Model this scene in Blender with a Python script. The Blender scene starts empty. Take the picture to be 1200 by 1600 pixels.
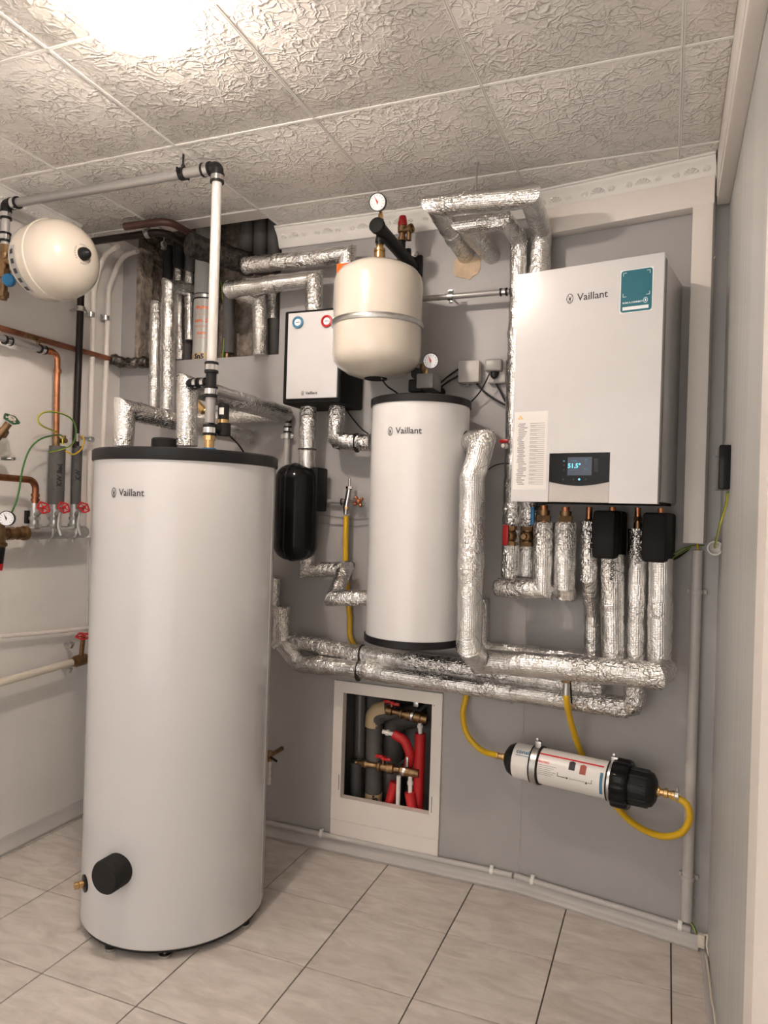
import bpy, bmesh, math, random
from mathutils import Vector, Matrix, noise
random.seed(4)
S = bpy.context.scene
COL = S.collection
V = Vector

# ------------------------------------------------------------ camera, world, light
YAW = math.radians(21.6); ROLL = math.atan(.030)
cd = bpy.data.cameras.new('camera'); cam = bpy.data.objects.new('camera', cd); COL.objects.link(cam)
fw = V((-math.sin(YAW), math.cos(YAW), 0)); rt = V((math.cos(YAW), math.sin(YAW), 0)); up = V((0, 0, 1))
r2 = rt*math.cos(ROLL) - up*math.sin(ROLL); u2 = rt*math.sin(ROLL) + up*math.cos(ROLL)
# rolled so that verticals lean to the right in the picture
cx = rt*math.cos(ROLL) + up*math.sin(ROLL); cy = -rt*math.sin(ROLL) + up*math.cos(ROLL)
cam.matrix_world = Matrix(((cx.x, cy.x, -fw.x, 0), (cx.y, cy.y, -fw.y, 0), (cx.z, cy.z, -fw.z, 1.34), (0, 0, 0, 1)))
cd.sensor_fit = 'HORIZONTAL'; cd.sensor_width = 36; cd.lens = 36*1120/1200; cd.clip_start = .02
S.camera = cam
S.view_settings.view_transform = 'Standard'; S.view_settings.look = 'None'
S.view_settings.gamma = 1; S.view_settings.use_curve_mapping = False
S.view_settings.exposure = 2.08
W = bpy.data.worlds.new('world'); S.world = W; W.use_nodes = True
W.node_tree.nodes['Background'].inputs[0].default_value = (1, .92, .85, 1)
W.node_tree.nodes['Background'].inputs[1].default_value = .52      # soft fill light, added to come in from behind the camera
LAMP_POWER = 1.5         # glow of the glass dome
BULB_WATTS = 11.6        # bulb inside it
LAMP_COL = (1, .87, .77)

# ------------------------------------------------------------ layout
YL = 2.585; XL = -2.335; XR = .152; H = 2.495; TH = math.radians(10)
B0 = V((-.46, YL, 0)); dR = V((math.cos(TH), -math.sin(TH), 0)); nR = V((-math.sin(TH), -math.cos(TH), 0))
def RP(s, off, z): return B0 + dR*s + nR*off + V((0, 0, z))
FR = Matrix(((dR.x, -nR.x, 0), (dR.y, -nR.y, 0), (0, 0, 1)))       # x along the angled wall, y into it
FI = Matrix.Identity(3)

# ------------------------------------------------------------ materials
def mat(name, col, rough=.5, metal=0, bump=None, spec=None, coat=0, emit=None, var=None):
    """bump=(scale, strength, detail, dist); var=(scale, amount) multiplies colour with noise"""
    m = bpy.data.materials.new(name); m.use_nodes = True; nt = m.node_tree; b = nt.nodes['Principled BSDF']
    b.inputs['Base Color'].default_value = (*col, 1); b.inputs['Roughness'].default_value = rough; b.inputs['Metallic'].default_value = metal
    if spec is not None: b.inputs['Specular IOR Level'].default_value = spec
    if coat: b.inputs['Coat Weight'].default_value = coat; b.inputs['Coat Roughness'].default_value = .08
    if emit: b.inputs['Emission Color'].default_value = (*emit[0], 1); b.inputs['Emission Strength'].default_value = emit[1]
    tc = nt.nodes.new('ShaderNodeTexCoord')
    if var:
        n = nt.nodes.new('ShaderNodeTexNoise'); n.inputs['Scale'].default_value = var[0]; n.inputs['Detail'].default_value = 5
        nt.links.new(tc.outputs['Object'], n.inputs['Vector'])
        r = nt.nodes.new('ShaderNodeMapRange'); r.inputs[1].default_value = .3; r.inputs[2].default_value = .7
        r.inputs[3].default_value = 1-var[1]; r.inputs[4].default_value = 1+var[1]*.4
        nt.links.new(n.outputs['Fac'], r.inputs[0])
        mx = nt.nodes.new('ShaderNodeVectorMath'); mx.operation = 'SCALE'; mx.inputs[0].default_value = col
        nt.links.new(r.outputs[0], mx.inputs['Scale']); nt.links.new(mx.outputs[0], b.inputs['Base Color'])
    if bump:
        n = nt.nodes.new('ShaderNodeTexNoise'); n.inputs['Scale'].default_value = bump[0]; n.inputs['Detail'].default_value = bump[2]
        nt.links.new(tc.outputs['Object'], n.inputs['Vector'])
        bp = nt.nodes.new('ShaderNodeBump'); bp.inputs['Strength'].default_value = bump[1]; bp.inputs['Distance'].default_value = bump[3]
        nt.links.new(n.outputs['Fac'], bp.inputs['Height']); nt.links.new(bp.outputs[0], b.inputs['Normal'])
    return m

M = {}
M['panel'] = mat('grey_wall_panel', (.40, .39, .385), .42, bump=(3, .12, 2, .02), var=(2.2, .05))
M['plaster'] = mat('white_painted_plaster', (.80, .775, .745), .6, bump=(16, .3, 6, .006), var=(3, .06))
M['pvc'] = mat('white_plastic', (.83, .78, .73), .4)
M['pvcgrey'] = mat('light_grey_plastic', (.53, .505, .48), .38)
M['cream'] = mat('cream_plastic', (.72, .66, .56), .4)
M['white'] = mat('white_enamel', (.65, .65, .655), .22, coat=.3)
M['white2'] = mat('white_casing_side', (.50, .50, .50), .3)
M['tank'] = mat('white_tank_jacket', (.60, .60, .605), .2, bump=(1.5, .04, 1, .05), coat=.3)
M['tank2'] = mat('white_buffer_jacket', (.72, .715, .71), .2, coat=.3)
M['ivory'] = mat('ivory_lacquer', (.65, .595, .51), .2, coat=.5)
M['black'] = mat('black_plastic', (.012, .012, .013), .42, spec=.28)
M['blackrub'] = mat('black_rubber', (.012, .012, .012), .7, spec=.3, bump=(180, .2, 2, .001))
M['epp'] = mat('black_foam_shell', (.010, .0095, .0095), .65, spec=.2, bump=(220, .35, 2, .0015))
M['gloss'] = mat('glossy_black', (.008, .008, .009), .16, spec=.2)
M['foam'] = mat('grey_foam_lagging', (.105, .10, .098), .7, bump=(120, .25, 3, .0015), var=(30, .15))
M['darkfoam'] = mat('dark_foam_lagging', (.022, .021, .021), .7, spec=.3, bump=(100, .3, 3, .002))
M['brass'] = mat('brass', (.66, .44, .20), .28, 1, bump=(60, .05, 2, .002))
M['oldbrass'] = mat('aged_brass', (.33, .21, .11), .42, 1, bump=(90, .2, 3, .002), var=(40, .35))
M['copper'] = mat('copper', (.62, .27, .14), .3, 1, var=(25, .35))
M['oldcopper'] = mat('tarnished_copper', (.42, .17, .09), .38, 1, var=(22, .5))
M['steel'] = mat('galvanised_steel', (.60, .60, .59), .32, 1, bump=(70, .12, 3, .002), var=(30, .2))
M['chrome'] = mat('chrome', (.75, .75, .75), .1, 1)
M['alupipe'] = mat('grey_composite_pipe', (.36, .345, .335), .32, .3)
M['whitepipe'] = mat('pale_composite_pipe', (.52, .505, .49), .28, .1)
M['brownpipe'] = mat('brown_painted_pipe', (.075, .030, .024), .4, var=(20, .2))
M['blackpipe'] = mat('dark_painted_pipe', (.018, .011, .010), .38, spec=.3)
M['rust'] = mat('red_brown_pipe', (.30, .11, .06), .45, .3, var=(15, .4))
M['red'] = mat('red_lacquer', (.50, .012, .015), .3)
M['redfoam'] = mat('red_foam_sleeve', (.55, .018, .022), .5, bump=(60, .2, 3, .002))
M['blue'] = mat('blue_plastic', (.02, .20, .46), .35)
M['green'] = mat('dark_green_plastic', (.02, .10, .04), .4)
M['orange'] = mat('orange_tag', (.95, .16, .02), .5)
M['yellow'] = mat('yellow_hose_rubber', (.72, .44, .012), .35)
M['greenwire'] = mat('green_yellow_cable', (.03, .17, .03), .4)
_m = M['greenwire'].node_tree; _u = _m.nodes.new('ShaderNodeUVMap'); _u.uv_map = 'UVMap'; _s = _m.nodes.new('ShaderNodeSeparateXYZ'); _m.links.new(_u.outputs[0], _s.inputs[0])
_a = _m.nodes.new('ShaderNodeMath'); _a.operation = 'GREATER_THAN'; _a.inputs[1].default_value = .0125; _m.links.new(_s.outputs[0], _a.inputs[0])
_x = _m.nodes.new('ShaderNodeMix'); _x.data_type = 'RGBA'; _x.inputs[6].default_value = (.03, .17, .03, 1); _x.inputs[7].default_value = (.62, .55, .03, 1); _m.links.new(_a.outputs[0], _x.inputs[0]); _m.links.new(_x.outputs[2], _m.nodes['Principled BSDF'].inputs['Base Color'])
M['ivorycap'] = mat('bright_white_plastic', (.84, .82, .79), .3)
M['ink'] = mat('black_ink', (.02, .02, .025), .5)
M['inkgrey'] = mat('grey_ink', (.28, .27, .27), .6)
M['inkred'] = mat('red_ink', (.70, .03, .04), .45)
M['inkorange'] = mat('orange_ink', (.85, .18, .03), .45)
M['inkblue'] = mat('blue_ink', (.06, .22, .36), .5)
M['inkwhite'] = mat('white_ink', (.85, .87, .88), .5)
M['amber'] = mat('amber_ink', (.80, .42, .03), .5)
M['paper'] = mat('label_paper', (.80, .785, .76), .55)
M['labelgrey'] = mat('silver_grey_label', (.36, .35, .34), .4)
M['brickred'] = mat('brick_red_ink', (.42, .09, .06), .5)
M['dial'] = mat('gauge_dial', (.86, .87, .90), .35)
M['teal'] = mat('teal_sticker', (.004, .135, .18), .35)
M['tape'] = mat('beige_tape', (.60, .46, .28), .5, bump=(60, .3, 3, .002))
M['grout'] = mat('brown_grout', (.085, .062, .048), .9)
M['dustduct'] = mat('dusty_dark_lagging', (.040, .036, .032), .6, bump=(60, 1, 5, .008), spec=.3, var=(60, .9))
M['greyduct'] = mat('grey_drain_pipe', (.50, .50, .48), .3, bump=(14, .1, 2, .004))
M['concrete'] = mat('rough_concrete', (.36, .30, .25), .9, bump=(38, 1.0, 7, .015), var=(28, .55))
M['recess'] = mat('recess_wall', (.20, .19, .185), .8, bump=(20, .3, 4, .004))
M['patch'] = mat('ochre_plaster_patch', (.62, .48, .33), .8, bump=(50, .4, 4, .004), var=(25, .2))
M['screen'] = mat('display_screen', (.015, .018, .025), .15, emit=((.03, .04, .06), .25))
M['cyan'] = mat('lit_cyan_digits', (.05, .2, .25), .4, emit=((.12, .55, .75), .42))
M['lamp'] = mat('lit_glass_dome', (1, .97, .93), .3, emit=(LAMP_COL, LAMP_POWER), bump=(40, .6, 2, .01))
def see_through(m, k):
    nt = m.node_tree; b = nt.nodes['Principled BSDF']; o = [n for n in nt.nodes if n.type == 'OUTPUT_MATERIAL'][0]
    t = nt.nodes.new('ShaderNodeBsdfTransparent'); x = nt.nodes.new('ShaderNodeMixShader'); x.inputs[0].default_value = k
    nt.links.new(b.outputs[0], x.inputs[1]); nt.links.new(t.outputs[0], x.inputs[2]); nt.links.new(x.outputs[0], o.inputs[0])
see_through(M['lamp'], .6)
M['darkfoil'] = mat('dark_crumpled_foil', (.22, .20, .18), .3, 1, bump=(60, 1.0, 6, .008), var=(30, .8))
M['clearplastic'] = mat('milky_plastic', (.62, .60, .58), .2)
M['midgrey'] = mat('mid_grey_plastic', (.30, .295, .28), .35)
M['pump'] = mat('cast_grey_housing', (.20, .19, .185), .55, bump=(60, .2, 3, .002))

def foil():
    m = bpy.data.materials.new('aluminium_foil_lagging'); m.use_nodes = True; nt = m.node_tree; N = nt.nodes; L = nt.links
    b = N['Principled BSDF']; b.inputs['Metallic'].default_value = 1; b.inputs['Roughness'].default_value = .19
    uv = N.new('ShaderNodeUVMap'); uv.uv_map = 'UVMap'; sx = N.new('ShaderNodeSeparateXYZ'); L.new(uv.outputs[0], sx.inputs[0])
    def math_(op, a, bb=None, c=None):
        n = N.new('ShaderNodeMath'); n.operation = op
        for i, x in enumerate((a, bb, c)):
            if x is None: continue
            if isinstance(x, (int, float)): n.inputs[i].default_value = x
            else: L.new(x, n.inputs[i])
        return n.outputs[0]
    # reinforcing scrim: a fine grid pressed through the foil
    g1 = math_('POWER', math_('ABSOLUTE', math_('SINE', math_('MULTIPLY', sx.outputs[0], math.pi/.0062))), 6)
    g2 = math_('POWER', math_('ABSOLUTE', math_('SINE', math_('MULTIPLY', sx.outputs[1], math.pi/.0052))), 6)
    grid = math_('MAXIMUM', g1, g2)
    tc = N.new('ShaderNodeTexCoord')
    n1 = N.new('ShaderNodeTexNoise'); n1.inputs['Scale'].default_value = 24; n1.inputs['Detail'].default_value = 3; n1.inputs['Roughness'].default_value = .5; n1.inputs['Distortion'].default_value = 1.6
    L.new(tc.outputs['Object'], n1.inputs['Vector'])
    v1 = N.new('ShaderNodeTexVoronoi'); v1.feature = 'DISTANCE_TO_EDGE'; v1.inputs['Scale'].default_value = 38; v1.inputs['Randomness'].default_value = 1
    dm = N.new('ShaderNodeVectorMath'); dm.operation = 'SCALE'; dm.inputs['Scale'].default_value = .06
    n2 = N.new('ShaderNodeTexNoise'); n2.inputs['Scale'].default_value = 30; L.new(tc.outputs['Object'], n2.inputs['Vector']); L.new(n2.outputs['Color'], dm.inputs[0])
    ad = N.new('ShaderNodeVectorMath'); L.new(tc.outputs['Object'], ad.inputs[0]); L.new(dm.outputs[0], ad.inputs[1]); L.new(ad.outputs[0], v1.inputs['Vector'])
    crease = math_('MINIMUM', math_('MULTIPLY', v1.outputs['Distance'], 5), 1)
    # crumple strength varies along the pipe
    n3 = N.new('ShaderNodeTexNoise'); n3.inputs['Scale'].default_value = 5; n3.inputs['Detail'].default_value = 2; L.new(tc.outputs['Object'], n3.inputs['Vector'])
    am = N.new('ShaderNodeMapRange'); am.inputs[1].default_value = .42; am.inputs[2].default_value = .62; am.inputs[3].default_value = .22; am.inputs[4].default_value = 1
    L.new(n3.outputs['Fac'], am.inputs[0])
    h = math_('ADD', math_('MULTIPLY', math_('ADD', math_('MULTIPLY', n1.outputs['Fac'], 2.0), math_('MULTIPLY', crease, .38)), am.outputs[0]), math_('MULTIPLY', grid, .11))
    bp = N.new('ShaderNodeBump'); bp.inputs['Strength'].default_value = 1; bp.inputs['Distance'].default_value = .0046
    L.new(h, bp.inputs['Height']); L.new(bp.outputs[0], b.inputs['Normal'])
    # printed crosses every 14 cm
    fv = math_('SUBTRACT', math_('FRACT', math_('MULTIPLY', sx.outputs[1], 1/.15)), .5)
    fu = math_('SUBTRACT', math_('FRACT', math_('MULTIPLY', sx.outputs[0], 1/.115)), .5)
    dv = math_('MULTIPLY', fv, .15); du = math_('MULTIPLY', fu, .115)
    d1 = math_('ABSOLUTE', math_('ADD', dv, du)); d2 = math_('ABSOLUTE', math_('SUBTRACT', dv, du))
    ln = math_('LESS_THAN', math_('MINIMUM', d1, d2), .0010)
    near = math_('LESS_THAN', math_('MAXIMUM', math_('ABSOLUTE', dv), math_('ABSOLUTE', du)), .028)
    msk = math_('MULTIPLY', math_('MULTIPLY', ln, near), .6)
    mx = N.new('ShaderNodeMix'); mx.data_type = 'RGBA'; L.new(msk, mx.inputs[0]); mx.inputs[6].default_value = (.78, .77, .755, 1); mx.inputs[7].default_value = (.05, .05, .05, 1)
    L.new(mx.outputs[2], b.inputs['Base Color'])
    return m
M['foil'] = foil()

def ceilmat():
    m = bpy.data.materials.new('embossed_polystyrene_tile'); m.use_nodes = True; nt = m.node_tree; N = nt.nodes; L = nt.links
    b = N['Principled BSDF']; b.inputs['Base Color'].default_value = (.82, .785, .745, 1); b.inputs['Roughness'].default_value = .34
    tc = N.new('ShaderNodeTexCoord')
    w = N.new('ShaderNodeTexNoise'); w.inputs['Scale'].default_value = 13; w.inputs['Detail'].default_value = 3; L.new(tc.outputs['Object'], w.inputs['Vector'])
    sc = N.new('ShaderNodeVectorMath'); sc.operation = 'SCALE'; sc.inputs['Scale'].default_value = .09; L.new(w.outputs['Color'], sc.inputs[0])
    ad = N.new('ShaderNodeVectorMath'); L.new(tc.outputs['Object'], ad.inputs[0]); L.new(sc.outputs[0], ad.inputs[1])
    hs = []
    for s, k in ((21, 1.0), (40, .6)):
        v = N.new('ShaderNodeTexVoronoi'); v.feature = 'DISTANCE_TO_EDGE'; v.inputs['Scale'].default_value = s; L.new(ad.outputs[0], v.inputs['Vector'])
        r = N.new('ShaderNodeMapRange'); r.interpolation_type = 'SMOOTHSTEP'; r.inputs[1].default_value = 0; r.inputs[2].default_value = .13; r.inputs[3].default_value = k; r.inputs[4].default_value = 0
        L.new(v.outputs['Distance'], r.inputs[0]); hs.append(r.outputs[0])
    # creases break up: mask by noise
    n = N.new('ShaderNodeTexNoise'); n.inputs['Scale'].default_value = 14; n.inputs['Detail'].default_value = 4; L.new(tc.outputs['Object'], n.inputs['Vector'])
    mr = N.new('ShaderNodeMapRange'); mr.inputs[1].default_value = .34; mr.inputs[2].default_value = .54; L.new(n.outputs['Fac'], mr.inputs[0])
    a = N.new('ShaderNodeMath'); a.operation = 'ADD'; L.new(hs[0], a.inputs[0]); L.new(hs[1], a.inputs[1])
    mm = N.new('ShaderNodeMath'); mm.operation = 'MULTIPLY'; L.new(a.outputs[0], mm.inputs[0]); L.new(mr.outputs[0], mm.inputs[1])
    bp = N.new('ShaderNodeBump'); bp.inputs['Strength'].default_value = 1; bp.inputs['Distance'].default_value = .0036
    L.new(mm.outputs[0], bp.inputs['Height']); L.new(bp.outputs[0], b.inputs['Normal'])
    return m
M['ceil'] = ceilmat()

def floormat():
    m = bpy.data.materials.new('stone_look_floor_tile'); m.use_nodes = True; nt = m.node_tree; N = nt.nodes; L = nt.links
    b = N['Principled BSDF']; b.inputs['Roughness'].default_value = .42
    tc = N.new('ShaderNodeTexCoord'); oi = N.new('ShaderNodeObjectInfo')
    sc = N.new('ShaderNodeVectorMath'); sc.operation = 'SCALE'; sc.inputs[0].default_value = (17, 11, 5); L.new(oi.outputs['Random'], sc.inputs['Scale'])
    ad = N.new('ShaderNodeVectorMath'); L.new(tc.outputs['Object'], ad.inputs[0]); L.new(sc.outputs[0], ad.inputs[1])
    mp = N.new('ShaderNodeMapping'); mp.inputs['Rotation'].default_value = (0, 0, .6); mp.inputs['Scale'].default_value = (1, 3.2, 1); L.new(ad.outputs[0], mp.inputs[0])
    n = N.new('ShaderNodeTexNoise'); n.inputs['Scale'].default_value = 6.5; n.inputs['Detail'].default_value = 9; n.inputs['Roughness'].default_value = .66; n.inputs['Distortion'].default_value = .8
    L.new(mp.outputs[0], n.inputs['Vector'])
    cr = N.new('ShaderNodeValToRGB'); cr.color_ramp.elements[0].position = .34; cr.color_ramp.elements[0].color = (.52, .47, .425, 1)
    cr.color_ramp.elements[1].position = .72; cr.color_ramp.elements[1].color = (.75, .70, .65, 1); L.new(n.outputs['Fac'], cr.inputs[0]); L.new(cr.outputs[0], b.inputs['Base Color'])
    bp = N.new('ShaderNodeBump'); bp.inputs['Strength'].default_value = .5; bp.inputs['Distance'].default_value = .004; L.new(n.outputs['Fac'], bp.inputs['Height']); L.new(bp.outputs[0], b.inputs['Normal'])
    return m
M['floor'] = floormat()

def brushed():
    m = bpy.data.materials.new('brushed_grey_panel'); m.use_nodes = True; nt = m.node_tree; N = nt.nodes; L = nt.links
    b = N['Principled BSDF']; b.inputs['Roughness'].default_value = .4
    tc = N.new('ShaderNodeTexCoord'); mp = N.new('ShaderNodeMapping'); mp.inputs['Scale'].default_value = (30, 30, .35); L.new(tc.outputs['Object'], mp.inputs[0])
    n = N.new('ShaderNodeTexNoise'); n.inputs['Scale'].default_value = 1; n.inputs['Detail'].default_value = 4; L.new(mp.outputs[0], n.inputs['Vector'])
    cr = N.new('ShaderNodeValToRGB'); cr.color_ramp.elements[0].position = .3; cr.color_ramp.elements[0].color = (.42, .42, .41, 1)
    cr.color_ramp.elements[1].position = .7; cr.color_ramp.elements[1].color = (.52, .52, .51, 1); L.new(n.outputs['Fac'], cr.inputs[0]); L.new(cr.outputs[0], b.inputs['Base Color'])
    return m
M['brushed'] = brushed()

# ------------------------------------------------------------ mesh helpers
class MB:
    def __init__(s): s.bm = bmesh.new(); s.uv = s.bm.loops.layers.uv.new('UVMap')
    def rings(s, rings, closed=True, uvs=None, cap0=True, cap1=True):
        vs = [[s.bm.verts.new(p) for p in r] for r in rings]; n = len(vs[0])
        for i in range(len(vs)-1):
            for j in range(n if closed else n-1):
                k = (j+1) % n
                try: f = s.bm.faces.new((vs[i][j], vs[i][k], vs[i+1][k], vs[i+1][j]))
                except ValueError: continue
                if uvs:
                    u0, v0, v1 = uvs[0], uvs[1][i], uvs[1][i+1]
                    for lp, q in zip(f.loops, ((u0*j, v0), (u0*(j+1), v0), (u0*(j+1), v1), (u0*j, v1))): lp[s.uv].uv = q
        if cap0: s.bm.faces.new(vs[0][::-1])
        if cap1: s.bm.faces.new(vs[-1])
        return s
    def box(s, c, size, F=FI, bevel=0, segs=2):
        c = V(c); M4 = (Matrix.Translation(c) @ F.to_4x4() @ Matrix.Diagonal((*size, 1)))
        r = bmesh.ops.create_cube(s.bm, size=1, matrix=M4)
        if bevel:
            es = list({e for v in r['verts'] for e in v.link_edges})
            bmesh.ops.bevel(s.bm, geom=es, offset=bevel, segments=segs, affect='EDGES', profile=.5)
        return s
    def tube(s, pts, r, seg=16, caps=True):
        path_tube(s, [V(p) for p in pts], r, seg, caps=caps); return s
    def cyl(s, a, b, r, seg=20, r2=None):
        a = V(a); b = V(b); t = (b-a).normalized(); x, y = frame(t); r2 = r if r2 is None else r2
        ring = lambda c, q: [c + (x*math.cos(k*2*math.pi/seg) + y*math.sin(k*2*math.pi/seg))*q for k in range(seg)]
        return s.rings([ring(a, r), ring(b, r2)])
    def lathe(s, prof, o, axis=(0, 0, 1), seg=32, wob=None):
        o = V(o); t = V(axis).normalized(); x, y = frame(t); R = []
        for (q, h) in prof:
            q = max(q, 1e-5); R.append([o + t*h + (x*math.cos(k*2*math.pi/seg) + y*math.sin(k*2*math.pi/seg))*q for k in range(seg)])
        return s.rings(R)
    def quad(s, a, b, c, d):
        s.bm.faces.new([s.bm.verts.new(V(p)) for p in (a, b, c, d)]); return s
    def prism(s, pts, n, th):
        """polygon of points extruded along n by th"""
        n = V(n)*th; a = [s.bm.verts.new(V(p)) for p in pts]; b = [s.bm.verts.new(V(p)+n) for p in pts]
        s.bm.faces.new(a[::-1]); s.bm.faces.new(b); k = len(a)
        for i in range(k): s.bm.faces.new((a[i], a[(i+1) % k], b[(i+1) % k], b[i]))
        return s
def frame(t):
    h = V((0, 0, 1)) if abs(t.z) < .9 else V((1, 0, 0))
    x = t.cross(h).normalized(); y = x.cross(t).normalized(); return x, y

def fillet(pts, R, n=6):
    """rounds the inner corners; returns the points and, for each segment, whether it is an elbow"""
    pts = [V(p) for p in pts]
    if len(pts) < 3 or R <= 0: return pts, [False]*(len(pts)-1)
    out = [pts[0]]; kind = []
    for i in range(1, len(pts)-1):
        a, b, c = pts[i-1], pts[i], pts[i+1]; u = (a-b); w = (c-b); lu, lw = u.length, w.length; u.normalize(); w.normalize()
        ang = u.angle(w); t = min(R/math.tan(ang/2), lu*.48, lw*.48)
        if math.pi-ang < .12: out.append(b); kind.append(False); continue
        r_ = t*math.tan(ang/2); p0 = b+u*t; bis = (u+w).normalized(); cc = b + bis*(r_/math.sin(ang/2)); e0 = p0-cc; e1 = (b+w*t)-cc; tot = e0.angle(e1)
        ax = e0.cross(e1).normalized()
        out.append(p0); kind.append(False)
        for k in range(1, n+1): out.append(cc + Matrix.Rotation(tot*k/n, 3, ax) @ e0); kind.append(True)
    out.append(pts[-1]); kind.append(False)
    return out, kind

def path_rings(pts, r, seg, step=None, wob=0, capr=(0, 0), seed=0, ends=(None, None)):
    """mitred rings along a polyline; step resamples, wob dents the skin"""
    P = [V(p) for p in pts]; rings = []; vs = []; d = 0
    t0 = (P[1]-P[0]).normalized(); x, y = frame(t0)
    for i in range(len(P)-1):
        a, b = P[i], P[i+1]; t = (b-a).normalized(); L = (b-a).length
        if i: 
            q = prev.rotation_difference(t); x = q @ x; y = q @ y
        prev = t
        ni = (ends[0] or t) if i == 0 else (t + (P[i]-P[i-1]).normalized()).normalized()
        nj = (ends[1] or t) if i == len(P)-2 else (t + (P[i+2]-P[i+1]).normalized()).normalized()
        m = max(1, int(L/step)) if step else 1
        for k in range(0 if i == 0 else 1, m+1):
            f = k/m; c = a.lerp(b, f); nn = ni if k == 0 else (nj if k == m else t); ring = []
            for j in range(seg):
                e = x*math.cos(j*2*math.pi/seg) + y*math.sin(j*2*math.pi/seg); p = c + e*r
                if wob:
                    w = noise.noise(p*22 + V((seed, 0, 0))) + .6*noise.noise(p*55 + V((0, seed, 0)))
                    g = 1 + (1.5*math.exp(-f*L/.03) if ni is not t else 0) + (1.5*math.exp(-(1-f)*L/.03) if nj is not t else 0)
                    p = c + e*(r + wob*w*g)
                den = t.dot(nn)
                if den > .25: p = p + t*((c-p).dot(nn)/den)
                ring.append(p)
            # near mitres rings would cross: drop those too close to the joint on the inner side
            if k not in (0, m):
                lim = 0
                if nj is not t: lim = max(lim, r*math.tan(math.acos(max(-1, min(1, t.dot(nj))))))
                if (1-f)*L < lim*1.02: continue
                lim = r*math.tan(math.acos(max(-1, min(1, t.dot(ni))))) if ni is not t else 0
                if f*L < lim*1.02: continue
            rings.append(ring); vs.append(d + f*L)
        d += L
    def dome(end):
        ring = rings[0] if end == 0 else rings[-1]; c = sum(ring, V())/len(ring); tt = -(P[1]-P[0]).normalized() if end == 0 else (P[-1]-P[-2]).normalized()
        h = capr[end]; ex = []
        for q in (.35, .62, .85, 1.0):
            s_ = math.sqrt(max(0, 1-q*q)) if q < 1 else .02; s_ = .45 + .55*s_ if q < 1 else .02
            ex.append([c + (p-c)*s_ + tt*h*q for p in ring])
        return ex
    if capr[0]: rings = dome(0)[::-1] + rings; vs = [0]*4 + vs
    if capr[1]: rings = rings + dome(1); vs = vs + [d]*4
    return rings, vs
def path_tube(mb, pts, r, seg=16, step=None, wob=0, capr=(0, 0), seed=0, caps=True, ends=(None, None)):
    R, vs = path_rings(pts, r, seg, step, wob, capr, seed, ends); mb.rings(R, uvs=(2*math.pi*r/seg, vs), cap0=caps, cap1=caps)

def spline(pts, n=10):
    P = [V(p) for p in pts]; P = [P[0]*2-P[1]] + P + [P[-1]*2-P[-2]]; out = []
    for i in range(1, len(P)-2):
        for k in range(n):
            t = k/n; a, b, c, d = P[i-1], P[i], P[i+1], P[i+2]
            out.append(.5*((2*b) + (c-a)*t + (2*a-5*b+4*c-d)*t*t + (3*b-a-3*c+d)*t**3))
    out.append(P[-2]); return out

# ------------------------------------------------------------ objects
def root_loc(o):
    while o.parent: o = o.parent
    return o.location
def thing(name, label, cat, loc, group=None):
    o = bpy.data.objects.new(name, None); COL.objects.link(o); o.location = V(loc); o.empty_display_size = .05
    o['label'] = label; o['category'] = cat
    if group: o['group'] = group
    return o
def finish(name, mb, m, origin, angle=38):
    bmesh.ops.recalc_face_normals(mb.bm, faces=mb.bm.faces)
    me = bpy.data.meshes.new(name); mb.bm.transform(Matrix.Translation(-V(origin))); mb.bm.to_mesh(me); mb.bm.free()
    me.polygons.foreach_set('use_smooth', [True]*len(me.polygons)); me.set_sharp_from_angle(angle=math.radians(angle))
    me.materials.append(M[m] if isinstance(m, str) else m); return me
def part(name, mb, m, parent, label=None, angle=38):
    o = bpy.data.objects.new(name, finish(name, mb, m, root_loc(parent), angle)); COL.objects.link(o); o.parent = parent
    if label: o['label'] = label
    return o
def solo(name, mb, m, label, cat, loc, group=None, angle=38):
    o = bpy.data.objects.new(name, finish(name, mb, m, loc, angle)); COL.objects.link(o); o.location = V(loc)
    o['label'] = label; o['category'] = cat
    if group: o['group'] = group
    return o
def struct(name, mb, m, parent=None, label=None):
    if parent: return part(name, mb, m, parent, label)
    o = bpy.data.objects.new(name, finish(name, mb, m, (0, 0, 0))); COL.objects.link(o); o['kind'] = 'structure'; o['label'] = label or name.replace('_', ' '); return o

def slices(bm, step):
    for ax in (0, 1):
        lo = min(v.co[ax] for v in bm.verts); hi = max(v.co[ax] for v in bm.verts); n = int((hi-lo)/step)
        for k in range(1, n+1):
            p = [0, 0, 0]; q = [0, 0, 0]; p[ax] = lo + (hi-lo)*k/(n+1); q[ax] = 1
            bmesh.ops.bisect_plane(bm, geom=bm.verts[:]+bm.edges[:]+bm.faces[:], plane_co=p, plane_no=q)
def text_mesh(body, size, mapf, th=.0004, bold=0, space=1, cut=0):
    """lettering mesh; mapf sends (x, y, h) of the line to a world point"""
    c = bpy.data.curves.new('t', 'FONT'); c.body = body; c.size = size; c.align_x = 'CENTER'; c.align_y = 'CENTER'; c.offset = bold; c.space_character = space; c.resolution_u = 2
    o = bpy.data.objects.new('t', c); COL.objects.link(o); dg = bpy.context.evaluated_depsgraph_get(); me = bpy.data.meshes.new_from_object(o.evaluated_get(dg))
    mb = MB(); mb.bm.from_mesh(me)
    if cut: slices(mb.bm, cut)
    bpy.data.objects.remove(o); bpy.data.curves.remove(c); bpy.data.meshes.remove(me)
    for v in mb.bm.verts: v.co = mapf(v.co.x, v.co.y, th)
    return mb
def flat(o, right, upv, n):
    o = V(o); right = V(right).normalized(); upv = V(upv).normalized(); n = V(n).normalized()
    return lambda x, y, h: o + right*x + upv*y + n*h
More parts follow.
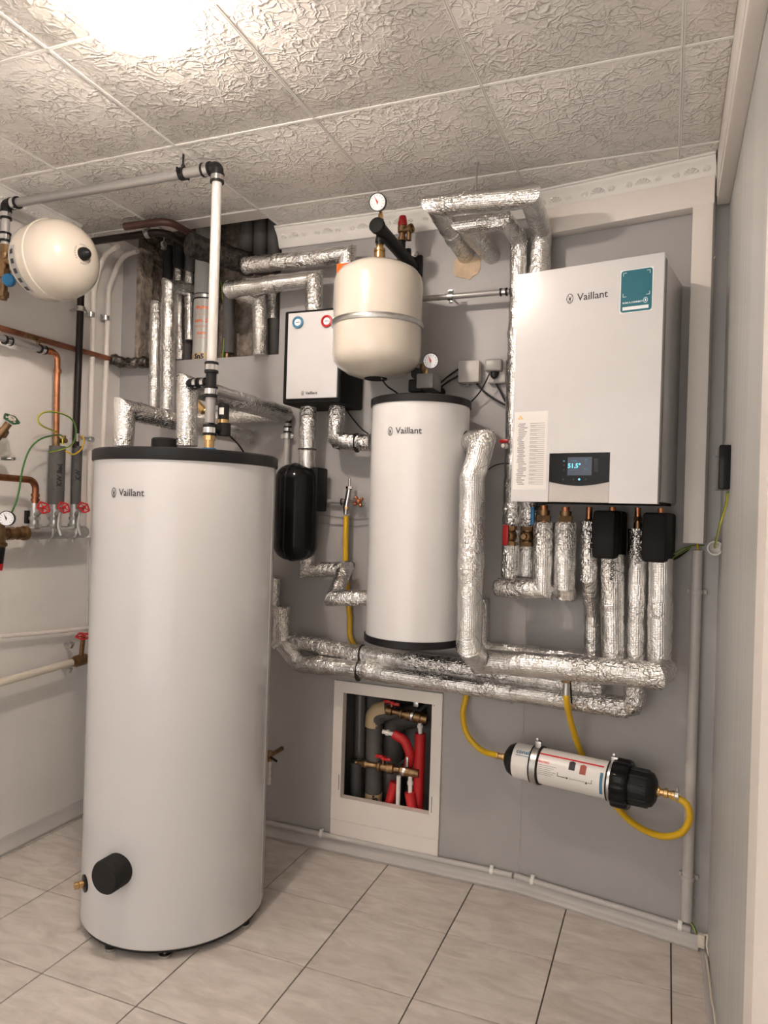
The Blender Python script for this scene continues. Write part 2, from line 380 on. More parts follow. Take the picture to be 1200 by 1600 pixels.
def oncyl(c, r, ang, z):
    """wrap round a vertical drum: ang is the bearing of the middle of the line"""
    return lambda x, y, h: V((c[0] + (r+h)*math.cos(ang + x/r), c[1] + (r+h)*math.sin(ang + x/r), z + y))
def mapshape(mapf, polys, th=.0004, cut=0):
    mb = MB()
    for p in polys: mb.bm.faces.new([mb.bm.verts.new((x, y, 0)) for x, y in p])
    if cut: slices(mb.bm, cut)
    for v in mb.bm.verts: v.co = mapf(v.co.x, v.co.y, th)
    return mb
def ellipse_ring(cx, cy, a, b, w, n=24):
    out = []
    for k in range(n):
        t0, t1 = 2*math.pi*k/n, 2*math.pi*(k+1)/n
        out.append([(cx+a*math.cos(t0), cy+b*math.sin(t0)), (cx+a*math.cos(t1), cy+b*math.sin(t1)), (cx+(a-w)*math.cos(t1), cy+(b-w)*math.sin(t1)), (cx+(a-w)*math.cos(t0), cy+(b-w)*math.sin(t0))])
    return out
def logo(parent, mapf, s):
    """hare-in-an-egg emblem followed by the maker's name"""
    g = lambda x, y, h: mapf(x + s*.42, y, h)
    part('lettering', text_mesh('Vaillant', s, g, bold=s*.012), 'ink', parent)
    e = -s*1.78; P = ellipse_ring(e, 0, s*.34, s*.50, s*.07)
    P += [[(e-.16*s, .34*s), (e-.04*s, .12*s), (e-.12*s, .08*s)], [(e+.16*s, .34*s), (e+.12*s, .08*s), (e+.04*s, .12*s)],
          [(e-.12*s, .08*s), (e+.12*s, .08*s), (e+.1*s, -.1*s), (e, -.18*s), (e-.1*s, -.1*s)],
          [(e-.16*s, -.18*s), (e-.08*s, -.14*s), (e-.02*s, -.40*s), (e-.08*s, -.38*s)], [(e+.16*s, -.18*s), (e+.08*s, -.14*s), (e+.02*s, -.40*s), (e+.08*s, -.38*s)]]
    mb = mapshape(lambda x, y, h: mapf(x, y, h), P); part('emblem', mb, 'ink', parent)

def pipe(name, label, cat, pts, r, m, R=None, seg=16, group=None, capr=(0, 0)):
    """a bare pipe run as one thing: one mesh"""
    P, k = fillet(pts, R if R is not None else r*3); mb = MB(); path_tube(mb, P, r, seg, capr=capr)
    return solo(name, mb, m, label, cat, pts[0], group)
def foilpipe(label, pts, r, R=0, capr=(0, 0), n=3, seg=24, tape=True):
    """a foil-lagged pipe run: sleeves cut on the mitre (R=0) or bent elbows, as parts"""
    pts = [V(p) for p in pts]
    t = thing('foil_lagged_pipe', label, 'insulated pipe', pts[0])
    P, kind = fillet(pts, R, n); seed = random.random()*50; i = 0; k = len(P)
    while i < len(kind):
        j = i + 1
        if kind[i]:
            while j < len(kind) and kind[j]: j += 1
        mb = MB(); sub = P[i:j+1]
        n0 = None if i == 0 else ((P[i]-P[i-1]).normalized() + (P[i+1]-P[i]).normalized()).normalized()
        n1 = None if j >= k-1 else ((P[j]-P[j-1]).normalized() + (P[j+1]-P[j]).normalized()).normalized()
        path_tube(mb, sub, r*(1.02 if kind[i] else 1), seg, step=.010, wob=.0048 if kind[i] else .0028, seed=seed, capr=(capr[0] if i == 0 else 0, capr[1] if j >= k-1 else 0), ends=(n0, n1), caps=True)
        part('foil_elbow' if kind[i] else 'foil_sleeve', mb, 'foil', t); i = j
    if tape:
        for a, b in zip(pts[:-1], pts[1:]):
            L = (b-a).length
            if L > .24:
                d = (b-a).normalized(); q_ = max(1, int(L/.30))
                for q in range(1, q_+1):
                    c = a + (b-a)*((q + random.uniform(-.15, .15))/(q_+1)); mb = MB(); path_tube(mb, [c-d*.024, c+d*.024], r*1.035, seg, step=.007, wob=.0036, seed=seed+q)
                    part('foil_tape', mb, 'foil', t)
    return t
def ziptie(parent, c, axis, r, m='black', two=None):
    mb = MB(); mb.lathe([(r+.0005, -.002), (r+.003, -.002), (r+.003, .002), (r+.0005, .002)], c, axis, 24)
    x, y = frame(V(axis).normalized()); return part('cable_tie', mb, m, parent)
def gauge(parent, c, n, r, body='black', red=True, depth=.02):
    """round dial: c = centre of the glass, n = where it faces"""
    n = V(n).normalized(); g = MB(); g.lathe([(r*.8, -depth), (r*.96, -depth*.9), (r, -.002), (r, .002), (r*.93, .002), (r*.92, 0), (.0, 0)], c, n, 32)
    g = part('gauge_case', g, body, parent)
    d = MB(); d.lathe([(0, .0003), (r*.9, .0003), (r*.9, .0008), (0, .0008)], c, n, 32); part('dial', d, 'dial', g)
    x, y = frame(n); f = flat(c, -x if x.cross(y).dot(n) < 0 else x, V((0, 0, 1)) - n*n.z, n)
    P = []
    for k in range(11):
        a = math.radians(225-27*k); ca, sa = math.cos(a), math.sin(a); w = r*.018
        P.append([(r*.62*ca-w*sa, r*.62*sa+w*ca), (r*.62*ca+w*sa, r*.62*sa-w*ca), (r*.8*ca+w*sa, r*.8*sa-w*ca), (r*.8*ca-w*sa, r*.8*sa+w*ca)])
    part('dial_marks', mapshape(f, P, .0012), 'ink', g)
    a = math.radians(118); P = [[(r*.74*math.cos(a), r*.74*math.sin(a)), (-r*.12, -r*.02), (-r*.02, -r*.3), (r*.10, r*.02)]]
    part('needle', mapshape(f, P, .0018), 'inkred' if red else 'ink', g)
    return g
def clamp(parent, c, axis, r, n, L, m='steel'):
    """pipe clamp: ring round the pipe, ears with a screw, stud back to the wall"""
    axis = V(axis).normalized(); n = V(n).normalized(); c = V(c)
    mb = MB(); mb.lathe([(r+.0005, -.010), (r+.004, -.010), (r+.004, .010), (r+.0005, .010)], c, axis, 24)
    s = axis.cross(n).normalized()
    for q in (-1, 1): mb.box(c + s*q*(r+.009), (.016, .004, .016) if abs(s.x) > .5 else ((.004, .016, .016) if abs(s.y) > .5 else (.016, .016, .004)))
    k = part('clamp_ring', mb, m, parent)
    mb = MB(); mb.cyl(c + n*(r+.003), c + n*L, .0035, 8); mb.cyl(c + n*(r+.003), c+n*(r+.012), .007, 6); part('stud', mb, m, parent)
    mb = MB()
    for q in (-1, 1): mb.cyl(c + s*q*(r+.010) - n*.008, c + s*q*(r+.010) + n*.006, .0032, 8)
    part('screw', mb, m, parent)
def wheel(parent, c, n, r, m='red'):
    """small valve handwheel with five lobes and spokes"""
    n = V(n).normalized(); x, y = frame(n); c = V(c); mb = MB(); k = 30; ring = []
    for i in range(k+1):
        a = 2*math.pi*i/k; q = r*(.84 + .16*abs(math.cos(2.5*a))); ring.append(c + (x*math.cos(a) + y*math.sin(a))*q)
    path_tube(mb, ring, r*.13, 8)
    for i in range(5):
        a = 2*math.pi*i/5; mb.cyl(c, c + (x*math.cos(a)+y*math.sin(a))*r*.85, r*.09, 8); e = c + (x*math.cos(a)+y*math.sin(a))*r*1.0; mb.lathe([(0, -.004), (r*.15, -.003), (r*.15, .003), (0, .004)], e, n, 8)
    mb.cyl(c - n*.006, c + n*.006, r*.26, 12)
    return part('handwheel', mb, m, parent)
def hexnut(mb, a, b, r): mb.cyl(a, b, r, 6); return mb
def coupler(parent, c, axis, r, L=.03, dark='black', light='chrome'):
    """press coupling: dark collar with a bright band"""
    axis = V(axis).normalized(); c = V(c)
    mb = MB(); mb.lathe([(r*1.1, -L/2), (r*1.35, -L/2), (r*1.35, -L*.28), (r*1.18, -L*.26), (r*1.18, L*.26), (r*1.35, L*.28), (r*1.35, L/2), (r*1.1, L/2)], c, axis, 20)
    k = part('press_collar', mb, dark, parent)
    mb = MB(); mb.lathe([(r*1.15, -L*.25), (r*1.27, -L*.25), (r*1.27, L*.25), (r*1.15, L*.25)], c, axis, 20); part('press_sleeve', mb, light, k)
def ball(mb, c, r, seg=16, axis=(0, 0, 1)):
    mb.lathe([(r*math.sin(math.pi*k/8), -r*math.cos(math.pi*k/8)) for k in range(9)], c, axis, seg); return mb

exec_parts = True
# ============================================================ THE ROOM
YB = -1.2
T_ = .12
def slab(mb, x0, x1, y0, y1, z0, z1): mb.box(((x0+x1)/2, (y0+y1)/2, (z0+z1)/2), (x1-x0, y1-y0, z1-z0)); return mb
HY0 = 2.470
# back wall, left section, with the niche (to the ceiling) and the service opening
NX0, NX1, NZ = -2.252, -1.512, 1.978
AX0, AX1, AZ0, AZ1 = -1.172, -.798, .207, .628
mb = MB()
slab(mb, XL-T_, NX0, YL, YL+T_, -.05, H+.05)
slab(mb, NX0, NX1, YL, YL+T_, -.05, NZ)
EX0, EX1, EZ0, EZ1 = AX0-.10, AX1+.10, AZ0-.12, AZ1+.10      # the cavity is wider than the hatch
slab(mb, NX1, EX0, YL, YL+T_, -.05, H+.05)
slab(mb, EX0, EX1, YL, YL+T_, -.05, EZ0); slab(mb, EX0, EX1, YL, YL+T_, EZ1, H+.05)
slab(mb, EX0, AX0, YL, YL+.012, EZ0, EZ1); slab(mb, AX1, EX1, YL, YL+.012, EZ0, EZ1)
slab(mb, AX0, AX1, YL, YL+.012, EZ0, AZ0); slab(mb, AX0, AX1, YL, YL+.012, AZ1, EZ1)
slab(mb, EX1, B0.x-.0015, YL, YL+T_, -.05, H+.05)
struct('wall_back', mb, 'panel', label='grey panelled back wall with a niche and a service opening')
mb = MB(); L = (XR-B0.x)/math.cos(TH)+.03
mb.box(RP(L/2+.0015, -T_/2, H/2), (L, T_, H+.1), FR)
struct('wall_back_right', mb, 'panel', label='grey back wall section right of the vertical seam')
# seam strip
mb = MB(); mb.cyl((B0.x, YL+.003, 0), (B0.x, YL+.003, H), .005, 8); struct('trim_1', mb, 'panel', label='vertical seam in the grey back wall')
# niche reveals and back
mb = MB(); ND = .17
slab(mb, NX0-.03, NX1+.03, YL+ND, YL+ND+.04, NZ-.03, H+.3)
slab(mb, NX0-.03, NX0+.004, YL+T_+.001, YL+ND, NZ-.03, H+.3); slab(mb, NX0-.001, NX0+.004, YL+.002, YL+T_+.002, NZ+.001, H+.045); slab(mb, NX1, NX1+.03, YL+T_, YL+ND, NZ-.03, H+.3)
slab(mb, NX0, NX1, YL+T_, YL+ND, NZ-.03, NZ)
slab(mb, NX0-.03, NX1+.03, HY0-.03, YL+ND+.04, H+.3, H+.33); slab(mb, NX0-.03, NX1+.03, HY0-.03, HY0-.001, H+.05, H+.3); slab(mb, NX0-.03, NX0, HY0, YL+T_, H+.05, H+.3); slab(mb, NX1, NX1+.03, HY0, YL+T_, H+.05, H+.3)
struct('niche_reveal', mb, 'concrete', label='rough brown concrete inside the niche')
# ragged concrete lip at the left edge of the niche
mb = MB(); ring = []
for k in range(27):
    z = NZ + (H-NZ)*k/26; w = .026 + .012*noise.noise(V((z*19, 3, 0)))
    ring.append([V((NX0-.002, YL-.004, z)), V((NX0+w, YL-.003-.004*random.random(), z)), V((NX0+w+.006, YL+.06, z)), V((NX0-.002, YL+.06, z))])
mb.rings(ring); struct('niche_edge', mb, 'concrete', label='ragged broken plaster edge of the niche')
# service recess behind the white frame
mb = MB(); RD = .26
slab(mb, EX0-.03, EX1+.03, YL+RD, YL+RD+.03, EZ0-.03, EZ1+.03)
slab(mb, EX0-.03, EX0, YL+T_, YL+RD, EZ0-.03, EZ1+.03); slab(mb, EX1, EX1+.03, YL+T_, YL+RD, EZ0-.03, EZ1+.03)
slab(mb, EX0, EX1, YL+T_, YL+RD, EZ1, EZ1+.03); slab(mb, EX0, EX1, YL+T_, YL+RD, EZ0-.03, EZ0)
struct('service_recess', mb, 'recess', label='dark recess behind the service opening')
# left, right and front walls
mb = MB(); slab(mb, XL-T_, XL, YB, YL, -.05, H+.05); struct('wall_left', mb, 'plaster', label='white plastered left wall')
mb = MB(); slab(mb, XR, XR+T_, 1.418, 2.62, -.05, H+.05); struct('wall_right', mb, 'brushed', label='pale grey streaked panel wall on the right')
mb = MB(); slab(mb, XR-.004, XR+T_, 1.30, 1.418, 0, 2.06); slab(mb, XR-.004, XR+T_, .42, .52, 0, 2.06); slab(mb, XR-.004, XR+T_, .52, 1.30, 1.98, 2.06)
struct('door_frame', mb, 'pvc', label='cream door frame at the right edge of the view')
mb = MB(); slab(mb, XR+.05, XR+.09, .52, 1.30, 0, 1.98); struct('door_1', mb, 'pvc', label='door leaf in the right wall')
mb = MB(); slab(mb, XR, XR+T_, YB, .42, -.05, H+.05); slab(mb, XR, XR+T_, .42, 1.418, 2.06, H+.05); struct('wall_right_rear', mb, 'plaster', label='right wall behind the camera')
mb = MB(); slab(mb, XL-T_, XL+.12, YB-T_, YB, -.05, H+.05); slab(mb, XR-.1, XR+T_, YB-T_, YB, -.05, H+.05); slab(mb, XL+.12, XR-.1, YB-T_, YB, 2.3, H+.05); struct('wall_front', mb, 'plaster', label='unseen wall behind the camera, wide opening added to admit fill light')  # wide opening made to let the world fill light into the room

# floor: screed with tiles laid on it
fl = MB(); slab(fl, XL-.1, XR+.12, YB, 2.72, -.06, -.004); floor = struct('floor', fl, 'grout', label='grey stone-look tiled floor with dark joints')
def tilepoly(x0, x1, y0, y1):
    """clip a floor tile against the angled wall"""
    P = [(x0, y0), (x1, y0), (x1, y1), (x0, y1)]; out = []
    f = lambda p: YL + .01 - (0 if p[0] < B0.x else (p[0]-B0.x)*math.tan(TH)) - p[1]
    for i in range(4):
        a, b = P[i], P[(i+1) % 4]; fa, fb = f(a), f(b)
        if fa >= 0: out.append(a)
        if fa*fb < 0: t = fa/(fa-fb); out.append((a[0]+(b[0]-a[0])*t, a[1]+(b[1]-a[1])*t))
    return out
xs = [XL-.05] + [.047-.333*k for k in range(7, -1, -1)] + [XR+.01]; ys = [YB] + [2.5505-.333*k for k in range(12, -1, -1)] + [2.62]
cache = {}
for i in range(len(xs)-1):
    for j in range(len(ys)-1):
        x0, x1, y0, y1 = xs[i]+.0020, xs[i+1]-.0020, ys[j]+.0020, ys[j+1]-.0020
        full = abs(x1-x0-.3290) < 1e-3 and abs(y1-y0-.3290) < 1e-3 and not (x1 > B0.x and y1 > 2.3)
        if full and 'me' in cache:
            o = bpy.data.objects.new('floor_tile', cache['me']); COL.objects.link(o); o.parent = floor; o.location = (x0, y0, 0)
            continue
        P = tilepoly(x0, x1, y0, y1)
        if len(P) < 3: continue
        mb = MB(); top = [V((*p, 0)) for p in P]; c = sum(top, V())/len(top)
        ring = lambda k, z: [c + (p-c)*k + V((0, 0, z)) for p in top]
        mb.rings([ring(1, -.005), ring(1, -.0008), ring(.996, 0)])
        o = bpy.data.objects.new('floor_tile', finish('floor_tile', mb, 'floor', (x0, y0, 0), 20)); COL.objects.link(o); o.parent = floor; o.location = (x0, y0, 0)
        if full: cache['me'] = o.data
# ceiling with embossed tiles
HY0 = 2.470
mb = MB(); slab(mb, XL-T_, XR+T_, YB-T_, HY0, H, H+.05); slab(mb, NX1, XR+T_, HY0, YL+T_, H, H+.05); slab(mb, XL-T_, NX0, HY0, YL+T_, H, H+.05)
ceil = struct('ceiling', mb, 'pvc', label='ceiling of embossed white polystyrene tiles')
xs = [XL] + [.003-.4985*k for k in range(4, -1, -1)] + [.113]; ys = [YB] + [1.865+.503*k for k in range(-6, 2)] + [YL]
for i in range(len(xs)-1):
    for j in range(len(ys)-1):
        x0, x1, y0, y1 = xs[i]+.0006, xs[i+1]-.0006, ys[j]+.0006, ys[j+1]-.0006
        if j == len(ys)-2:      # last row is cut round the hole above the niche
            if x1 < NX1: y1 = HY0
            elif x0 < NX1: x0 = NX1+.002
            if x1-x0 < .03: continue
        mb = MB(); mb.box(((x0+x1)/2, (y0+y1)/2, H-.004), (x1-x0, y1-y0, .008), bevel=.003, segs=2); part('ceiling_tile', mb, 'ceil', ceil, angle=60)
# raised bead along each tile joint
mb = MB()
for x in xs[1:-1]:
    for q in (-.0025, .0025): mb.cyl((x+q, YB, H-.0085), (x+q, 2.36 if x < NX1 else YL-.01, H-.0085), .0024, 6)
for y in ys[1:-1]:
    for q in (-.0025, .0025): mb.cyl((XL, y+q, H-.0085), (.113, y+q, H-.0085), .0024, 6)
o = part('joint_bead', mb, 'ivorycap', ceil); o['kind'] = 'stuff'

# cornice of moulded polystyrene with shells and scrolls
def cornice(name, a, b, n, label):
    a = V(a); b = V(b); n = V(n); t = (b-a).normalized(); prof = [(0, 0), (.012, 0), (.016, .006), (.020, .016), (.030, .040), (.042, .056), (.050, .062), (.052, .068), (.058, .070), (.058, .078), (0, .078)]
    mb = MB(); mb.rings([[p + n*q + V((0, 0, -.078+z)) for q, z in prof] for p in (a, b)]); o = struct(name, mb, 'ivorycap', label=label)
    Lc = (b-a).length; k = int(Lc/.135); sn = (n*.040 + V((0, 0, -.046))).normalized(); up_ = (n*.046+V((0, 0, .040))).normalized()
    mm = MB()
    for i in range(k):
        c = a + t*(Lc*(i+.5)/k) + n*.0285 + V((0, 0, -.040))
        for q in range(7):       # shell ribs
            an = math.radians(-75+25*q); d = t*math.sin(an) + up_*math.cos(an); mm.cyl(c - up_*.012, c - up_*.012 + d*.026, .0025, 6, r2=.0055)
        s = [c + t*(.045 + .010*math.cos(x)*(1-x/14)) + up_*(.010*math.sin(x)*(1-x/14)) + sn*.001 for x in [w*.6 for w in range(16)]]; path_tube(mm, s, .0038, 6)
        s = [c + t*(-.045 - .010*math.cos(x)*(1-x/14)) + up_*(.010*math.sin(x)*(1-x/14)) + sn*.001 for x in [w*.6 for w in range(16)]]; path_tube(mm, s, .0038, 6)
        
    part('cornice_relief', mm, 'ivorycap', o)
cornice('trim_2', (NX1-.005, YL, H-.006), (B0.x+.005, YL, H-.006), (0, -1, 0), 'moulded cornice over the left part of the back wall')
cornice('trim_3', RP(-.005, 0, H-.006), RP(.585, 0, H-.006), nR, 'moulded cornice with shells over the right part of the back wall')
cornice('trim_4', (XL, YB+.02, H-.006), (XL, 2.28, H-.006), (1, 0, 0), 'moulded cornice along the left wall')
# cream fascia under the right cornice, ceiling edge strip
mb = MB(); mb.box(RP(.02+.2825, .026, 2.372), (.565, .052, .090), FR, bevel=.003); struct('trim_5', mb, 'pvc', label='cream horizontal casing under the cornice')
mb = MB(); mb.box(((.115+XR)/2, (YB+2.447)/2, 2.410), (XR-.115, 2.447-YB, .166), bevel=.002); mb.box(((.1125+XR)/2, (YB+2.447)/2, 2.424), (XR-.1125, 2.447-YB, .140), bevel=.0015)
struct('trim_6', mb, 'pvc', label='cream ceiling edge strip above the right wall')
# skirting
def skirting(name, a, b, n, label, h=.038):
    a = V(a); b = V(b); n = V(n); k_ = h/.038; prof = [(q*k_, z*k_) for q, z in [(0, 0), (.030, 0), (.033, .004), (.033, .009), (.029, .014), (.020, .018), (.014, .023), (.010, .031), (.008, .038), (0, .038)]]
    mb = MB(); mb.rings([[p + n*q + V((0, 0, z)) for q, z in prof] for p in (a, b)]); struct(name, mb, 'pvcgrey', label=label)
skirting('baseboard_back', (XL+.01, YL, 0), (B0.x-.012, YL, 0), (0, -1, 0), 'pale grey coved skirting of the back wall')
skirting('baseboard_back_right', RP(-.010, 0, 0), RP(.60, 0, 0), nR, 'pale grey coved skirting right of the joint')
skirting('baseboard_left', (XL, YB, 0), (XL, YL-.01, 0), (1, 0, 0), 'grey coved skirting of the left wall', .050)
mb = MB(); mb.box((XR-.009, 1.93, .012), (.018, 1.02, .024), bevel=.005); struct('baseboard_right', mb, 'pvcgrey', label='low grey skirting of the right wall')

# ceiling lamp
LPX, LPY = -1.155, 1.265
t = thing('ceiling_lamp', 'round lit glass dome lamp on the ceiling, top left', 'lamp', (LPX, LPY, H-.008))
mb = MB(); mb.lathe([(.097, 0), (.099, -.040), (.094, -.040), (.092, -.004), (.03, -.004)], (LPX, LPY, H-.008), seg=40); part('baffle_ring', mb, 'ivorycap', t)  # unseen ring added inside the dome, keeps bulb light off the nearby ceiling
mb = MB(); mb.lathe([(.088, -.006), (.104, -.022), (.108, -.044), (.104, -.064), (.088, -.086), (.062, -.102), (.03, -.110), (.0, -.112)], (LPX, LPY, H-.008), seg=48); part('glass_dome', mb, 'lamp', t)
ld = bpy.data.lights.new('bulb', 'POINT'); ld.energy = BULB_WATTS; ld.color = LAMP_COL; ld.shadow_soft_size = .032
lo = bpy.data.objects.new('bulb', ld); COL.objects.link(lo); lo.parent = t; lo.location = (0, 0, -.036)

# ============================================================ THE BIG TANK
TC_ = (-1.496, 1.985); TR = .292; TZ = 1.513
t = thing('hot_water_tank', 'tall white floor-standing water tank with a black rim, front left', 'tank', (*TC_, 0))
mb = MB(); mb.lathe([(TR-.03, .028), (TR-.004, .028), (TR, .033), (TR, 1.0), (TR, TZ-.036)], (*TC_, 0), seg=96); part('jacket', mb, 'tank', t)
mb = MB(); mb.lathe([(TR-.01, TZ-.04), (TR+.004, TZ-.038), (TR+.006, TZ-.034), (TR+.006, TZ-.006), (TR+.001, TZ-.001), (TR-.01, TZ), (.0, TZ)], (*TC_, 0), seg=96); part('lid', mb, 'black', t)
mb = MB(); mb.lathe([(TR-.012, .018), (TR-.006, .020), (TR-.006, .030), (.1, .030)], (*TC_, 0), seg=64); part('base_ring', mb, 'black', t)
for a in (-95, -58, 0, 75, 150, 210):
    c = V((TC_[0]+(TR-.022)*math.cos(math.radians(a)), TC_[1]+(TR-.022)*math.sin(math.radians(a)), 0)); mb = MB(); mb.lathe([(.016, 0), (.018, .004), (.018, .010), (.007, .013), (.007, .024)], c, seg=16); part('foot', mb, 'steel', t)
# seam strip on the right side, vertical
a = math.radians(17); mb = MB(); mb.box((TC_[0]+TR*math.cos(a), TC_[1]+TR*math.sin(a), .75), (.004, .012, 1.42), Matrix.Rotation(a, 3, 'Z'), bevel=.001); part('jacket_seam', mb, 'tank', t)
c0 = V((-1.489, 1.693, 1.374)); ang = math.atan2(c0.y-TC_[1], c0.x-TC_[0]); logo(t, oncyl(TC_, TR+.0004, ang, c0.z), .030)
# flange cover, foam cap and drain fitting
c0 = V((-1.483, 1.693, 0.259)); d = V((c0.x-TC_[0], c0.y-TC_[1], 0)).normalized(); d = Matrix.Rotation(math.radians(-4), 3, 'Z') @ d
mb = MB(); mb.lathe([(.047, -.03), (.049, 0), (.049, .050), (.045, .056), (0, .056)], c0, d, 40); part('flange_cover', mb, 'blackrub', t)
c0 = V((-1.641, 1.732, 0.166)); d = V((c0.x-TC_[0], c0.y-TC_[1], 0)).normalized(); mb = MB(); mb.lathe([(.026, -.01), (.026, .004), (.018, .006)], c0, d, 28); rz = part('rosette', mb, 'gloss', t)
mb = MB(); mb.lathe([(.008, 0), (.008, .012), (.012, .012), (.012, .020), (.008, .021), (.008, .024), (.011, .024), (.011, .032), (0, .034)], c0, d, 14); part('drain_plug', mb, 'brass', rz)
c0 = V((-1.598, 1.990, 1.546)); mb = MB(); mb.lathe([(.043, -.02), (.043, .050), (.039, .055), (0, .055)], (c0.x, c0.y, TZ), seg=36); part('sensor_cap', mb, 'blackrub', t)

# ============================================================ THE BUFFER TANK
SC = (-.81, 2.366); SR = .170; Z0 = .893; Z1 = 1.731
t = thing('buffer_tank', 'small white wall-hung cylinder tank with black end caps, centre', 'tank', (SC[0], SC[1], Z0))
mb = MB(); mb.lathe([(SR-.01, Z0+.022), (SR, Z0+.025), (SR, Z1-.025), (SR-.01, Z1-.022)], (*SC, 0), seg=72); part('jacket', mb, 'tank2', t)
mb = MB(); mb.lathe([(SR-.01, Z1-.028), (SR+.005, Z1-.026), (SR+.005, Z1-.004), (SR-.002, Z1), (0, Z1)], (*SC, 0), seg=72); part('lid', mb, 'black', t)
mb = MB(); mb.lathe([(0, Z0), (SR-.002, Z0), (SR+.005, Z0+.004), (SR+.005, Z0+.026), (SR-.01, Z0+.028)], (*SC, 0), seg=72); part('bottom_cap', mb, 'black', t)
for p in ((-0.810, 2.196, 1.716), (-0.806, 2.196, 0.899)):
    mb = MB(); ball(mb, V(p), .003, 8); part('rim_screw', mb, 'gloss', t)
c0 = V((-0.806, 2.196, 1.607)); ang = math.atan2(c0.y-SC[1], c0.x-SC[0]); logo(t, oncyl(SC, SR+.0004, ang, c0.z), .030)
mb = MB(); mb.box((SC[0], YL-.03, 1.6), (.16, .06, .05)); mb.box((SC[0], YL-.03, 1.0), (.16, .06, .05)); part('wall_bracket', mb, 'steel', t)
c0 = V((-0.640, 2.357, 1.587)); d = V((c0.x-SC[0], c0.y-SC[1], 0)).normalized(); mb = MB(); mb.lathe([(.036, -.01), (.036, .004), (.030, .006)], c0, d, 28); part('rosette', mb, 'blackrub', t)

# ============================================================ THE BOILER (indoor unit)
s0 = 0.055; s1 = 0.496; s0b = 0.050; s1b = 0.492
bs0 = (s0+s0b)/2; bs1 = (s1+s1b)/2; bz0, bz1 = 1.386, 2.104
t = thing('heating_unit', 'large white wall-mounted heating unit with display, right', 'boiler', RP((bs0+bs1)/2, 0, bz0))
sm = (bs0+bs1)/2; bw = bs1-bs0; bh = bz1-bz0
mb = MB(); mb.box(RP(sm, .15, (bz0+bz1)/2+.002), (bw-.006, .296, bh-.012), FR, bevel=.003); part('casing', mb, 'white2', t)
# front panel with a cut-out for the console
F_ = .32; ps0, ps1 = 0.175, 0.357; pz1 = 1.535; pzm = 1.449
mb = MB()
def fbox(mb, a, b, z0, z1, o0=.298, o1=.32, bev=0): mb.box(RP((a+b)/2, (o0+o1)/2, (z0+z1)/2), (b-a, o1-o0, z1-z0), FR, bevel=bev)
fbox(mb, bs0, ps0-.001, bz0, bz1); fbox(mb, ps1+.001, bs1, bz0, bz1); fbox(mb, ps0-.001, ps1+.001, pz1+.001, bz1)
bmesh.ops.remove_doubles(mb.bm, verts=mb.bm.verts, dist=.0001); part('front_panel', mb, 'white', t)
mb = MB(); mb.box(RP(bs1-.001, .29, (bz0+bz1)/2), (.004, .022, bh-.02), FR); part('panel_gap', mb, 'inkgrey', t)
# console: dark glass on top with a curved lower edge, light flap beneath
mid = (ps0+ps1)/2; n_ = 16; dip = .012
low = lambda k: pzm - dip*math.sin(math.pi*k/n_)
mb = MB(); P = [RP(ps0+(ps1-ps0)*k/n_, .3, low(k)) for k in range(n_+1)] + [RP(ps1, .3, pz1), RP(ps0, .3, pz1)]; mb.prism(P, nR, .018); con = part('console', mb, 'gloss', t)
mb = MB(); P = [RP(ps0, .3, bz0+.001), RP(ps1, .3, bz0+.001)] + [RP(ps0+(ps1-ps0)*k/n_, .3, low(k)-.0008) for k in range(n_, -1, -1)]; mb.prism(P, nR, .019); part('flap', mb, 'pvcgrey', t)
sa, sb, za, zb = 0.231, 0.305, 1.468, 1.523
mb = MB(); fbox(mb, sa, sb, za, zb, .317, .3188); scr = part('screen', mb, 'screen', con)
f = flat(RP(sa+.021, .3188, (za+zb)/2+.001), dR, (0, 0, 1), nR); part('digits', text_mesh('51.5°', .019, f, bold=.0005), 'cyan', con)
mk = []
for x, y, w, h in ((-.018, .016, .022, .002), (-.018, -.012, .026, .0012), (.020, .019, .010, .002), (.020, .015, .009, .001), (.020, .011, .010, .002), (.020, .007, .008, .001), (.020, -.008, .010, .002), (.020, -.012, .009, .001)):
    x += (0); mk.append([(x-w/2, y), (x+w/2, y), (x+w/2, y+h), (x-w/2, y+h)])
part('screen_marks', mapshape(flat(RP((sa+sb)/2, .3188, (za+zb)/2), dR, (0, 0, 1), nR), mk, .0004), 'inkblue', con)
for (u, c) in ((0.222, 'cyan'), (0.268, 'cyan')): pass
for s_, z_, c in ((0.220, 1.512, 'inkblue'), (0.220, 1.499, 'ink'), (0.220, 1.485, 'ink'), (0.219, 1.456, 'ink'), (0.251, 1.456, 'ink'), (0.268, 1.456, 'cyan'), (0.288, 1.456, 'ink')):
    mb = MB(); mb.lathe([(.0032, 0), (.0032, .0012), (0, .0014)], RP(s_, .3178, z_), nR, 14); part('touch_button', mb, c, con)
mb = MB(); fbox(mb, 0.311, 0.324, 1.477, 1.519, .317, .3187, .0005); part('slot', mb, 'ink', con)
c0 = V((-0.241, 2.221, 2.006)); logo(t, flat(c0, dR, (0, 0, 1), nR), .031)
